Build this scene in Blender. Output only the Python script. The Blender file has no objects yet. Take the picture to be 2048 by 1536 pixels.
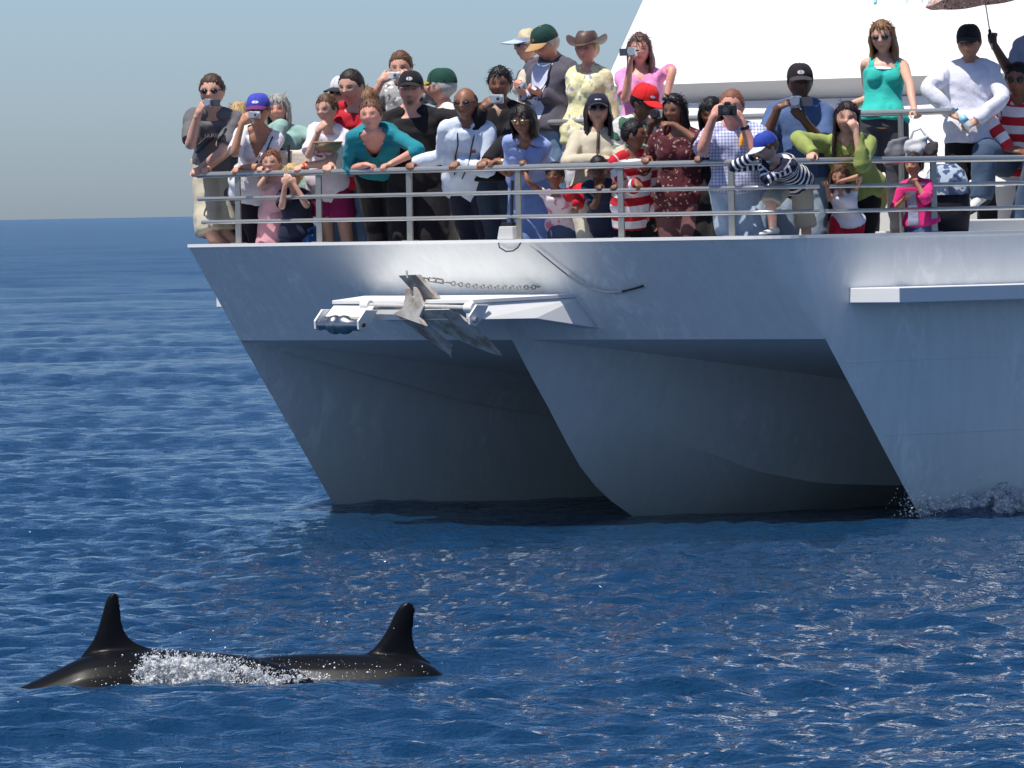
import bpy, bmesh, math, random
import numpy as np
from mathutils import Vector, Matrix

random.seed(11)
RNG = np.random.default_rng(11)
scene = bpy.context.scene
COL = scene.collection
R = math.radians

# ----------------------------------------------------------------- camera
FPX = 16200.0                    # focal length in pixels of a 2048 px wide frame
EYE = 2.337                      # eye height above the sea
PITCH = math.atan(348 / FPX)
ROLL = 0.0185
_d = np.array([0, math.cos(PITCH), -math.sin(PITCH)])
_u0 = np.array([0, math.sin(PITCH), math.cos(PITCH)])
_r0 = np.array([1.0, 0, 0])
CAM_R = math.cos(ROLL) * _r0 - math.sin(ROLL) * _u0
CAM_U = math.sin(ROLL) * _r0 + math.cos(ROLL) * _u0
CAM_D = _d
cam_data = bpy.data.cameras.new('camera')
cam = bpy.data.objects.new('camera', cam_data)
COL.objects.link(cam)
cam_data.sensor_width = 36
cam_data.lens = FPX / 2048 * 36
cam_data.clip_start = 1.0
cam_data.clip_end = 60000
m = Matrix.Identity(4)
for i in range(3):
    m[i][0] = CAM_R[i]; m[i][1] = CAM_U[i]; m[i][2] = -CAM_D[i]
m[2][3] = EYE
cam.matrix_world = m
scene.camera = cam

# ------------------------------------------------------------ sky and sun
SUN_EL = R(67)
SUN_H = np.array([-0.745, -0.667])            # horizontal direction towards the sun
SUN_H = SUN_H / np.linalg.norm(SUN_H)
world = bpy.data.worlds.new('World')
scene.world = world
world.use_nodes = True
nt = world.node_tree
bg = nt.nodes['Background']
sky = nt.nodes.new('ShaderNodeTexSky')
sky.sky_type = 'NISHITA'
sky.sun_disc = False
sky.sun_elevation = SUN_EL
sky.sun_rotation = math.atan2(SUN_H[0], SUN_H[1])
sky.altitude = 0
sky.air_density = 0.52
sky.dust_density = 0.9
sky.ozone_density = 2.8
bg.inputs['Strength'].default_value = 0.120
hsv = nt.nodes.new('ShaderNodeHueSaturation')          # the film's vivid blues
hsv.inputs['Saturation'].default_value = 1.14
nt.links.new(sky.outputs['Color'], hsv.inputs['Color'])
nt.links.new(hsv.outputs['Color'], bg.inputs['Color'])
sun_data = bpy.data.lights.new('sun', 'SUN')
sun_data.energy = 4.6
sun_data.angle = R(0.53)
sun_data.color = (1.0, 0.95, 0.88)
sun = bpy.data.objects.new('sun', sun_data)
COL.objects.link(sun)
sdir = Vector((SUN_H[0] * math.cos(SUN_EL), SUN_H[1] * math.cos(SUN_EL), math.sin(SUN_EL)))
sun.rotation_euler = sdir.to_track_quat('Z', 'Y').to_euler()
sun.location = (-30, 20, 60)

vs = scene.view_settings
vs.view_transform = 'Standard'
vs.look = 'None'
vs.exposure = 0.22
vs.gamma = 1.0
vs.use_curve_mapping = False
scene.render.engine = 'CYCLES'
scene.cycles.use_denoising = True
scene.cycles.max_bounces = 8
scene.cycles.diffuse_bounces = 4
scene.cycles.glossy_bounces = 4
scene.cycles.caustics_reflective = True
scene.cycles.sample_clamp_indirect = 0.0

# ------------------------------------------------- measuring from the photo
CAMPOS = np.array([0, 0, EYE])
def ray(x, y):
    return CAM_D + (x - 1024) / FPX * CAM_R - (y - 768) / FPX * CAM_U
def at_y(x, y, Y):
    r = ray(x, y)
    return CAMPOS + r * (Y / r[1])
def at_z(x, y, z):
    r = ray(x, y)
    return CAMPOS + r * ((z - EYE) / r[2])
def project(P):
    v = np.asarray(P, float) - CAMPOS
    d = v @ CAM_D
    return 1024 + FPX * (v @ CAM_R) / d, 768 - FPX * (v @ CAM_U) / d

# ship frame: p to port (right in the picture), q aft, z up
SHIP_O = np.array([0.79, 62.5])
BV = np.array([0.70711, -0.70711])
QV = np.array([0.70711, 0.70711])
def W(p, q, z):
    xy = SHIP_O + p * BV + q * QV
    return np.array([xy[0], xy[1], z])
def at_q(x, y, q):
    r = ray(x, y)
    t = (q - (CAMPOS[:2] - SHIP_O) @ QV) / (r[:2] @ QV)
    return CAMPOS + r * t
def at_p(x, y, p):
    r = ray(x, y)
    t = (p - (CAMPOS[:2] - SHIP_O) @ BV) / (r[:2] @ BV)
    return CAMPOS + r * t

# ------------------------------------------------------------ mesh helpers
class MB:
    """collects vertices and faces for one mesh"""
    def __init__(self):
        self.v = []; self.f = []; self.n = 0
    def add(self, verts, faces):
        verts = np.asarray(verts, float).reshape(-1, 3)
        self.v.append(verts)
        o = self.n
        self.f.extend([tuple(i + o for i in f) for f in faces])
        self.n += len(verts)
    def grid(self, pts, closed_u=False, closed_v=False):
        pts = np.asarray(pts, float)
        a, b = pts.shape[:2]
        fs = []
        for i in range(a if closed_u else a - 1):
            for j in range(b if closed_v else b - 1):
                i2 = (i + 1) % a; j2 = (j + 1) % b
                fs.append((i * b + j, i * b + j2, i2 * b + j2, i2 * b + j))
        self.add(pts.reshape(-1, 3), fs)
    def box(self, c, ax, ay, az):
        """box from centre and three half-axis vectors"""
        c, ax, ay, az = [np.asarray(k, float) for k in (c, ax, ay, az)]
        vs_ = []
        for sx, sy, sz in ((-1,-1,-1),(1,-1,-1),(1,1,-1),(-1,1,-1),(-1,-1,1),(1,-1,1),(1,1,1),(-1,1,1)):
            vs_.append(c + sx*ax + sy*ay + sz*az)
        self.add(vs_, [(0,3,2,1),(4,5,6,7),(0,1,5,4),(1,2,6,5),(2,3,7,6),(3,0,4,7)])
    def tube(self, path, rad, seg=10, caps=True, round_ends=False):
        path = np.asarray(path, float)
        n = len(path)
        rad = np.full(n, rad) if np.isscalar(rad) else np.asarray(rad, float)
        if round_ends:
            d0 = path[0] - path[1]; d0 /= np.linalg.norm(d0) + 1e-9
            d1 = path[-1] - path[-2]; d1 /= np.linalg.norm(d1) + 1e-9
            path = np.vstack([path[0] + d0*rad[0]*.95, path[0] + d0*rad[0]*.6, path, path[-1] + d1*rad[-1]*.6, path[-1] + d1*rad[-1]*.95])
            rad = np.concatenate([[rad[0]*.3, rad[0]*.8], rad, [rad[-1]*.8, rad[-1]*.3]])
            n = len(path)
        tang = np.gradient(path, axis=0)
        tang /= np.linalg.norm(tang, axis=1)[:, None] + 1e-9
        t0 = tang[0]
        up = np.array([0, 0, 1.0]) if abs(t0[2]) < .9 else np.array([1.0, 0, 0])
        a = np.cross(t0, up); a /= np.linalg.norm(a)
        rings = []
        ang = np.linspace(0, 2*math.pi, seg, endpoint=False)
        for i in range(n):
            a = a - tang[i] * (a @ tang[i]); a /= np.linalg.norm(a) + 1e-9
            b = np.cross(tang[i], a)
            rings.append(path[i] + rad[i] * (np.cos(ang)[:, None]*a + np.sin(ang)[:, None]*b))
        rings = np.array(rings)
        o = self.n
        self.grid(rings, closed_v=True)
        if caps:
            self.f.append(tuple(o + j for j in range(seg)))
            self.f.append(tuple(o + (n-1)*seg + j for j in reversed(range(seg))))
    def prism(self, poly, vec):
        """extrude polygon (list of 3D points) by a vector"""
        poly = np.asarray(poly, float); n = len(poly)
        self.add(np.vstack([poly, poly + np.asarray(vec, float)]),
                 [tuple(reversed(range(n))), tuple(range(n, 2*n))] + [(i, (i+1) % n, n+(i+1) % n, n+i) for i in range(n)])
    def ellipsoid(self, c, rx, ry, rz, M=None, nu=14, nv=8):
        vs_ = []; fs = []
        c = np.asarray(c, float)
        M = np.eye(3) if M is None else np.asarray(M)
        vs_.append([0, 0, rz])
        for i in range(1, nv):
            th = math.pi * i / nv
            for j in range(nu):
                ph = 2*math.pi*j/nu
                vs_.append([rx*math.sin(th)*math.cos(ph), ry*math.sin(th)*math.sin(ph), rz*math.cos(th)])
        vs_.append([0, 0, -rz])
        L = len(vs_) - 1
        for j in range(nu):
            fs.append((0, 1+j, 1+(j+1) % nu))
            fs.append((L, L-nu+(j+1) % nu, L-nu+j))
        for i in range(nv-2):
            for j in range(nu):
                a = 1+i*nu; b = a+nu
                fs.append((a+j, b+j, b+(j+1) % nu, a+(j+1) % nu))
        self.add(np.array(vs_) @ M.T + c, fs)
    def lathe(self, prof, c, axis, seg=20):
        """revolve (t, r) pairs along an axis vector starting at c"""
        axis = np.asarray(axis, float); L = axis/np.linalg.norm(axis)
        up = np.array([0, 0, 1.0]) if abs(L[2]) < .9 else np.array([1.0, 0, 0])
        a = np.cross(L, up); a /= np.linalg.norm(a); b = np.cross(L, a)
        ang = np.linspace(0, 2*math.pi, seg, endpoint=False)
        rings = [np.asarray(c) + L*t + r*(np.cos(ang)[:, None]*a + np.sin(ang)[:, None]*b) for t, r in prof]
        o = self.n
        self.grid(np.array(rings), closed_v=True)
        n = len(prof)
        self.f.append(tuple(o + j for j in range(seg)))
        self.f.append(tuple(o + (n-1)*seg + j for j in reversed(range(seg))))
    def mesh(self, name, origin=None):
        v = np.vstack(self.v)
        if origin is not None: v = v - np.asarray(origin)
        me = bpy.data.meshes.new(name)
        me.from_pydata(v.tolist(), [], self.f)
        me.update()
        return me
    def build(self, name, mat, parent=None, origin=None, smooth=False, fix=True):
        me = self.mesh(name, origin)
        if fix:
            b = bmesh.new(); b.from_mesh(me)
            bmesh.ops.recalc_face_normals(b, faces=b.faces)
            b.to_mesh(me); b.free()
        me.materials.append(mat)
        if smooth:
            me.polygons.foreach_set('use_smooth', [True]*len(me.polygons))
        o = bpy.data.objects.new(name, me)
        COL.objects.link(o)
        if parent is not None: o.parent = parent
        return o

def add_bevel(o, w=.004, seg=2, ang=40):
    b = o.modifiers.new('bevel', 'BEVEL'); b.width = w; b.segments = seg
    b.limit_method = 'ANGLE'; b.angle_limit = R(ang); b.harden_normals = False
    return o
def smooth_by_angle(o, ang=35):
    me = o.data
    me.polygons.foreach_set('use_smooth', [True]*len(me.polygons))
    b = bmesh.new(); b.from_mesh(me)
    for e in b.edges:
        if len(e.link_faces) == 2 and e.calc_face_angle(0) > R(ang): e.smooth = False
    b.to_mesh(me); b.free()
    return o
def thing(name, loc, label, cat, group=None):
    o = bpy.data.objects.new(name, None)
    o.empty_display_size = .1
    COL.objects.link(o); o.location = tuple(loc)
    o['label'] = label; o['category'] = cat
    if group: o['group'] = group
    return o
def tag(o, label, cat, group=None):
    o['label'] = label; o['category'] = cat
    if group: o['group'] = group
    return o

# ---------------------------------------------------------------- materials
def srgb(r, g, b):
    f = lambda c: (c/255/12.92) if c/255 <= .04045 else ((c/255+.055)/1.055)**2.4
    return (f(r), f(g), f(b), 1)
def mat(name):
    mt = bpy.data.materials.new(name); mt.use_nodes = True
    return mt, mt.node_tree, mt.node_tree.nodes['Principled BSDF']
def N(t, kind, **kw):
    n = t.nodes.new(kind)
    for k, v in kw.items():
        if k in n.inputs: n.inputs[k].default_value = v
        else: setattr(n, k, v)
    return n
_mc = {}
def plain(col, rough=.6, metal=0.0, var=.12, scale=9.0, bump=0.0, spec=.5, bscale=120.0, coat=0.0):
    """plain colour with a little noise, and fine relief"""
    key = ('plain', tuple(round(c, 4) for c in col), rough, metal, var, scale, bump, spec, bscale, coat)
    if key in _mc: return _mc[key]
    mt, t, b = mat('surface')
    tc = N(t, 'ShaderNodeTexCoord')
    nz = N(t, 'ShaderNodeTexNoise', Scale=scale, Detail=5.0)
    t.links.new(tc.outputs['Object'], nz.inputs['Vector'])
    mx = N(t, 'ShaderNodeMix', data_type='RGBA')
    mx.inputs['A'].default_value = [c*(1-var) for c in col[:3]] + [1]
    mx.inputs['B'].default_value = [min(1, c*(1+var)) for c in col[:3]] + [1]
    t.links.new(nz.outputs['Fac'], mx.inputs['Factor'])
    t.links.new(mx.outputs['Result'], b.inputs['Base Color'])
    b.inputs['Roughness'].default_value = rough
    b.inputs['Metallic'].default_value = metal
    b.inputs['Specular IOR Level'].default_value = spec
    b.inputs['Coat Weight'].default_value = coat
    if bump:
        n2 = N(t, 'ShaderNodeTexNoise', Scale=bscale, Detail=3.0)
        t.links.new(tc.outputs['Object'], n2.inputs['Vector'])
        bp = N(t, 'ShaderNodeBump', Strength=bump, Distance=.004)
        t.links.new(n2.outputs['Fac'], bp.inputs['Height'])
        t.links.new(bp.outputs['Normal'], b.inputs['Normal'])
    _mc[key] = mt
    return mt
# ---------------------------------------------------------------------- sea
def wave_tile(n, size, wind, lam_min, lam_max, seed, spread=2.0, power=3.6):
    """one periodic tile of wind sea, unit rms slope"""
    g = np.random.default_rng(seed)
    k1 = 2*np.pi*np.fft.fftfreq(n, size/n)
    kx, ky = np.meshgrid(k1, k1, indexing='ij')
    k = np.hypot(kx, ky); k[0, 0] = 1
    kmin, kmax = 2*np.pi/lam_max, 2*np.pi/lam_min
    amp = k**(-power/2) * np.exp(-(kmin/k)**4) * np.exp(-(k/kmax)**4)
    c = np.abs((kx*wind[0] + ky*wind[1])/k)
    amp *= c**spread + .05
    amp[0, 0] = 0
    h = np.fft.ifft2(amp*(g.standard_normal((n, n)) + 1j*g.standard_normal((n, n)))).real
    gx = np.gradient(h, size/n, axis=0); gy = np.gradient(h, size/n, axis=1)
    return h / np.sqrt((gx**2 + gy**2).mean())
def samp(tile, size, x, y):
    """cubic B-spline lookup, so that slopes stay continuous"""
    n = tile.shape[0]
    u = x/size*n; v = y/size*n
    i = np.floor(u).astype(np.int64); j = np.floor(v).astype(np.int64)
    fu = u-i; fv = v-j
    def wts(f):
        return ((1-f)**3/6, (3*f**3-6*f**2+4)/6, (-3*f**3+3*f**2+3*f+1)/6, f**3/6)
    wu, wv = wts(fu), wts(fv)
    out = 0
    for a_ in range(4):
        for b_ in range(4):
            out = out+wu[a_]*wv[b_]*tile[(i+a_-1) % n, (j+b_-1) % n]
    return out
WIND = np.array([.35, -.94])
T_SWELL = wave_tile(512, 190.0, WIND, 5.0, 30.0, 3, 3.0)
T_CHOP = wave_tile(512, 67.0, np.array([.15, -.99]), 1.2, 6.5, 5, 1.5)
T_RIP = wave_tile(1024, 31.0, np.array([.25, -.97]), .32, .95, 7, 1.0, 3.0)
T_FINE = wave_tile(1024, 17.0, np.array([.1, -1.0]), .22, .45, 9, .8, 3.0)
def smooth01(x): 
    x = np.clip(x, 0, 1); return x*x*(3-2*x)
def sea_height(x, y, dist=None):
    x = np.asarray(x, float); y = np.asarray(y, float)
    d = np.hypot(x, y) if dist is None else dist
    c, s = math.cos(.31), math.sin(.31)
    h = .026*samp(T_SWELL, 190.0, x, y)
    h = h + .036*samp(T_CHOP, 67.0, x*c-y*s, x*s+y*c)*(1-smooth01((d-260)/500))
    h = h + .105*samp(T_RIP, 31.0, x, y)*(1-smooth01((d-120)/220))
    h = h + .19*samp(T_FINE, 17.0, x*c+y*s, -x*s+y*c)*(1-smooth01((d-55)/45))
    # calmer, slightly hollow water right under the bows
    px = (x-SHIP_O[0])*BV[0] + (y-SHIP_O[1])*BV[1]
    qx = (x-SHIP_O[0])*QV[0] + (y-SHIP_O[1])*QV[1]
    near = np.exp(-((px/4.2)**4 + ((qx-1.0)/3.6)**4))
    h = h*(1-.65*near) - .05*near*np.exp(-((px-.2)/2.2)**2)
    # bow waves thrown up along the outer sides and the far stem
    for s_ in (-1, 1):
        dd = (px-s_*3.35) - s_*(qx*.10)
        h = h + .085*np.exp(-(dd/.22)**2)*smooth01((qx+.25)/.5)*np.exp(-np.clip(qx, 0, None)/5.0)
    # flattened slick round the whales
    wn = np.exp(-(((x+1.35)/1.9)**4+((y-40.5)/.75)**4))
    h = h*(1-.75*wn)-.02*wn
    # the far hull's bow wave, rolling off its inner side
    dd = px+2.62-.16*qx
    h = h + .06*np.exp(-(dd/.30)**2)*smooth01((qx+.55)/.6)*np.exp(-np.clip(qx-.1, 0, None)/1.3)
    return h
def sea_patch():
    # rows get longer with distance, columns fan out: dense where the eye is close
    ys = [28.0]
    while ys[-1] < 700: ys.append(ys[-1] + max(.05, .0009*ys[-1] + .000014*ys[-1]**2))
    ys = np.array(ys)
    tx = np.linspace(-.115, .115, 470)
    Yg, T = np.meshgrid(ys, tx, indexing='ij')
    X = T*Yg
    Z = sea_height(X, Yg, Yg)
    return np.stack([X, Yg, Z], -1)
def np_grid_mesh(name, pts):
    a, b = pts.shape[:2]
    idx = np.arange(a*b).reshape(a, b)
    q = np.stack([idx[:-1, :-1], idx[:-1, 1:], idx[1:, 1:], idx[1:, :-1]], -1).reshape(-1, 4)
    me = bpy.data.meshes.new(name)
    me.vertices.add(a*b); me.vertices.foreach_set('co', pts.reshape(-1).astype(np.float32))
    me.loops.add(q.size); me.loops.foreach_set('vertex_index', q.reshape(-1).astype(np.int32))
    me.polygons.add(len(q))
    me.polygons.foreach_set('loop_start', np.arange(0, q.size, 4, dtype=np.int32))
    me.polygons.foreach_set('loop_total', np.full(len(q), 4, dtype=np.int32))
    me.polygons.foreach_set('use_smooth', np.ones(len(q), bool))
    me.update(calc_edges=True); me.validate()
    return me
def sea_material(rough=.04):
    mt, t, b = mat('sea_water')
    geo = N(t, 'ShaderNodeNewGeometry')
    b.inputs['Base Color'].default_value = (.0040, .031, .082, 1)
    # ripples that far water hides below the size of the mesh widen its glitter instead
    sy = N(t, 'ShaderNodeSeparateXYZ'); t.links.new(geo.outputs['Position'], sy.inputs[0])
    rr = N(t, 'ShaderNodeMapRange'); rr.inputs['From Min'].default_value = 45; rr.inputs['From Max'].default_value = 330
    rr.inputs['To Min'].default_value = .035; rr.inputs['To Max'].default_value = .20
    t.links.new(sy.outputs['Y'], rr.inputs['Value']); t.links.new(rr.outputs['Result'], b.inputs['Roughness'])
    b.inputs['IOR'].default_value = 1.333
    b.inputs['Specular IOR Level'].default_value = .5
    # fine wind ripples too small for the mesh: three crossed, warped layers
    last = None
    for ang, sc, st, dist, dt in ((.75, 2.2, .55, .095, 4.0), (-.55, 6.5, .75, .045, 3.0), (1.25, 17.0, .70, .020, 2.0)):
        mp = N(t, 'ShaderNodeMapping'); mp.inputs['Scale'].default_value = (.8, 1.0, 1.0); mp.inputs['Rotation'].default_value = (.31, .23, ang)
        t.links.new(geo.outputs['Position'], mp.inputs['Vector'])
        nz = N(t, 'ShaderNodeTexNoise', Scale=sc, Detail=dt, Roughness=.6, Distortion=1.3)
        t.links.new(mp.outputs['Vector'], nz.inputs['Vector'])
        bp = N(t, 'ShaderNodeBump', Strength=st, Distance=dist)
        t.links.new(nz.outputs['Fac'], bp.inputs['Height'])
        if last: t.links.new(last.outputs['Normal'], bp.inputs['Normal'])
        last = bp
    t.links.new(last.outputs['Normal'], b.inputs['Normal'])
    return mt
M_SEA = sea_material()
pts = sea_patch()
near_sea = np_grid_mesh('sea', pts)
# the rest of the sea out to the horizon, joined to the patch's rim
mbs = MB()
far_y, near_y = pts[-1, 0, 1], pts[0, 0, 1]
SX = .115
rim_far = pts[-1][::16]; 
ys_far = np.geomspace(far_y, 30000, 60)
tx = np.linspace(-SX, SX, 41)
Yg, T = np.meshgrid(ys_far, tx, indexing='ij')
Zf = .030*samp(T_SWELL, 190.0, T*Yg, Yg)*(1-smooth01((Yg-2500)/9000)) - .02
mbs.grid(np.stack([T*Yg, Yg, Zf], -1))
for s_ in (-1, 1):
    ang = np.geomspace(1, 60, 24)
    rows = []
    for Y in np.concatenate([np.linspace(near_y, 120, 60), np.geomspace(125, 30000, 60)]):
        x = s_*(SX*Y - .3 + (np.linspace(0, 1, 50)**2)*max(150, 1.2*Y))
        rows.append(np.stack([x, np.full_like(x, Y), (.03*samp(T_SWELL, 190.0, x, np.full_like(x, Y))*(Y < 2500) - .03)], -1))
    mbs.grid(np.array(rows))
xs = np.concatenate([-np.geomspace(30000, 4, 40), np.geomspace(4, 30000, 40)])
yb = near_y - np.concatenate([[-.3], np.geomspace(.2, 30000, 50)])
Xb, Yb = np.meshgrid(xs, yb, indexing='ij')
mbs.grid(np.stack([Xb, Yb, np.full_like(Xb, -.05)], -1))
sea = bpy.data.objects.new('sea', near_sea); near_sea.materials.append(M_SEA)
COL.objects.link(sea); sea['kind'] = 'structure'
sea_far = mbs.build('sea', M_SEA, None, smooth=True); sea_far['kind'] = 'structure'
# --------------------------------------------------------------------- ship
RAKE = .74            # aft metres per metre down, on stems and on the front face
ZT = 2.09             # top of the bulwark
ZL = 1.346            # lip where the front face turns under
ZD = 1.63             # deck
HB = 3.15             # stem spacing from the centre line
RAILZ = 2.656
def at_front(x, y, off=0.0):
    """point of the raked front face under a pixel, `off` metres ahead of it"""
    r = ray(x, y)
    n2 = QV
    # q + RAKE*z = -off
    a = (CAMPOS[:2]-SHIP_O) @ n2 + RAKE*CAMPOS[2] + off
    t = -a/((r[:2] @ n2) + RAKE*r[2])
    return CAMPOS + r*t
def zu(q):
    return np.maximum(1.346-.144*(q+.996), .5)

def hull_paint():
    mt, t, b = mat('white_hull_paint')
    geo = N(t, 'ShaderNodeNewGeometry')
    n1 = N(t, 'ShaderNodeTexNoise', Scale=.9, Detail=6.0, Roughness=.6)
    t.links.new(geo.outputs['Position'], n1.inputs['Vector'])
    mp = N(t, 'ShaderNodeMapping'); mp.inputs['Scale'].default_value = (7, 7, .9)
    t.links.new(geo.outputs['Position'], mp.inputs['Vector'])
    n2 = N(t, 'ShaderNodeTexNoise', Scale=1.6, Detail=7.0, Roughness=.68)
    t.links.new(mp.outputs['Vector'], n2.inputs['Vector'])
    r2 = N(t, 'ShaderNodeMapRange'); r2.inputs['From Min'].default_value = .42; r2.inputs['From Max'].default_value = .8
    t.links.new(n2.outputs['Fac'], r2.inputs['Value'])
    mx = N(t, 'ShaderNodeMix', data_type='RGBA')
    mx.inputs['A'].default_value = (.76, .775, .755, 1); mx.inputs['B'].default_value = (.86, .87, .85, 1)
    t.links.new(n1.outputs['Fac'], mx.inputs['Factor'])
    # dull run-off streaks
    m2 = N(t, 'ShaderNodeMix', data_type='RGBA')
    m2.inputs['B'].default_value = (.56, .565, .54, 1)
    mul = N(t, 'ShaderNodeMath', operation='MULTIPLY'); mul.inputs[1].default_value = .34
    t.links.new(r2.outputs['Result'], mul.inputs[0])
    t.links.new(mul.outputs[0], m2.inputs['Factor'])
    t.links.new(mx.outputs['Result'], m2.inputs['A'])
    # pale slanting flecks: sunlight thrown up by the water, painted into the colour
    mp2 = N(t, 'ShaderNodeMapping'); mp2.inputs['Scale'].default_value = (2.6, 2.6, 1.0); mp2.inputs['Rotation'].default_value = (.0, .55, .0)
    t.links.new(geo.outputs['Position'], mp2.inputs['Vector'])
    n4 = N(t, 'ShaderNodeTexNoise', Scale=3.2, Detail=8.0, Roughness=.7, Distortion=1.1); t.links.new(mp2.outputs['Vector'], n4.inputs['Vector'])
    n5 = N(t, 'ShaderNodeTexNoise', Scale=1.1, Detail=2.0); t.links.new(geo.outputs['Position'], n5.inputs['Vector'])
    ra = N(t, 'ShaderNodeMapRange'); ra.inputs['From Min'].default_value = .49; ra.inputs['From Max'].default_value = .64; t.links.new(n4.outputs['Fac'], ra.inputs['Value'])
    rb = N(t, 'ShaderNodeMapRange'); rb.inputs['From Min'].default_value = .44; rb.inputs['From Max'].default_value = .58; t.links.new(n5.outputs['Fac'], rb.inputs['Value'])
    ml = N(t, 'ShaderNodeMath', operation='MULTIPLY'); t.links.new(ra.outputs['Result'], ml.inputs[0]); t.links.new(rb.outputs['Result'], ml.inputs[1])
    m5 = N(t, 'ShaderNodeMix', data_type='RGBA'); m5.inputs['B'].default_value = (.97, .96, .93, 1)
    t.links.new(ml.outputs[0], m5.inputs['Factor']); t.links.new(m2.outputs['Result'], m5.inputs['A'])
    # greener and duller towards the waterline
    sx = N(t, 'ShaderNodeSeparateXYZ'); t.links.new(geo.outputs['Position'], sx.inputs[0])
    rz = N(t, 'ShaderNodeMapRange'); rz.inputs['From Min'].default_value = .75; rz.inputs['From Max'].default_value = -.1
    rz.inputs['To Max'].default_value = .75
    t.links.new(sx.outputs['Z'], rz.inputs['Value'])
    m3 = N(t, 'ShaderNodeMix', data_type='RGBA'); m3.inputs['B'].default_value = (.52, .57, .48, 1)
    t.links.new(rz.outputs['Result'], m3.inputs['Factor'])
    t.links.new(m5.outputs['Result'], m3.inputs['A'])
    t.links.new(m3.outputs['Result'], b.inputs['Base Color'])
    b.inputs['Roughness'].default_value = .34
    b.inputs['Coat Weight'].default_value = .15
    n3 = N(t, 'ShaderNodeTexNoise', Scale=1.7, Detail=2.0)
    t.links.new(geo.outputs['Position'], n3.inputs['Vector'])
    bp = N(t, 'ShaderNodeBump', Strength=.25, Distance=.03)
    t.links.new(n3.outputs['Fac'], bp.inputs['Height'])
    t.links.new(bp.outputs['Normal'], b.inputs['Normal'])
    return mt
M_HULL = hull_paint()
M_WHITE = plain((.80, .80, .79), .35, var=.04, scale=4)
M_TOPW = plain((.83, .83, .82), .4, var=.03, scale=2)
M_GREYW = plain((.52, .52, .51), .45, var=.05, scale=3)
M_DECK = plain((.20, .21, .21), .8, var=.1, scale=6)
M_STEEL = plain((.57, .56, .53), .30, metal=.75, var=.10, scale=30)
M_POST = plain((.40, .385, .345), .42, metal=.75, var=.16, scale=25)
M_DRUM = plain((.42, .42, .42), .28, metal=1.0, var=.15, scale=40)
M_BLACK = plain((.015, .015, .016), .5, var=.2)


ship = thing('catamaran', W(0, 0, 0), 'large white catamaran with railed foredeck full of people', 'boat')
SO = np.array(ship.location)
def sp(mb, name, material, parent=None, smooth=False, bevel=0):
    o = mb.build(name, material, parent or ship, origin=SO, smooth=False)
    if bevel: add_bevel(o, bevel)
    if smooth: smooth_by_angle(o)
    return o

def plan_row(z, s_=1):
    """outline at height z from the centre line round the corner and aft"""
    up = max(0.0, (z-ZL)/(ZT-ZL))
    r = .004 + (.34 if s_ > 0 else .03)*min(1, up)
    q0 = -RAKE*z
    out = []
    for p in np.linspace(0, HB-r, 14): out.append((p, q0))
    for a in np.linspace(0, math.pi/2, 9)[1:]:
        out.append((HB-r+r*math.sin(a), q0+r-r*math.cos(a)))
    for s in (np.linspace(0, 1, 30)**1.6*14.0)[1:]:
        out.append((HB+.24*(1-math.exp(-s/.9)), q0+r+s))
    return [(p*s_, q) for p, q in out]
hull = MB()
for s_ in (1, -1):
    zz = np.linspace(ZT, ZL, 9)
    hull.grid([[W(p, q, z) for p, q in plan_row(z, s_)] for z in zz])
    zz = np.linspace(ZL, -.7, 14)                      # outer topsides below the lip
    hull.grid([[W(p, q, z) for p, q in plan_row(z, s_)[13:]] for z in zz])
    rows = []                                           # inner sides of the demi-hulls
    for z in np.linspace(ZL+.05, -.7, 14):
        row = []
        for s in np.linspace(0, 1, 24)**1.5*10:
            row.append(W(s_*(HB-.75*(1-math.exp(-s/2.3))), -RAKE*z+s, z))
        rows.append(row)
    hull.grid(rows)
    # fillet between inner side and bridge deck
    ch = []
    for q in np.linspace(-.9, 8, 20):
        s = q+RAKE*ZL
        p = HB-.75*(1-math.exp(-max(0, s)/2.3))
        g = min(.26, .12*max(0, s))
        ch.append([W(s_*(p-g*1.3), q, zu(q)+.004), W(s_*(p-g*.45), q, zu(q)-g*.42), W(s_*(p+.01), q, zu(q)-g)])
    hull.grid(ch)
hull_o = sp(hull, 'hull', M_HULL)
b = bmesh.new(); b.from_mesh(hull_o.data)
bmesh.ops.remove_doubles(b, verts=b.verts, dist=.002)
bmesh.ops.recalc_face_normals(b, faces=b.faces); b.to_mesh(hull_o.data); b.free()
smooth_by_angle(hull_o, 22)
bd = MB()
bd.grid([[W(p, q, zu(q)) for p in np.linspace(-3.12, 3.12, 9)] for q in np.concatenate([[-RAKE*ZL], np.linspace(-.8, 9, 20)])])
sp(bd, 'bridge_deck_underside', M_HULL, smooth=True)

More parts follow.
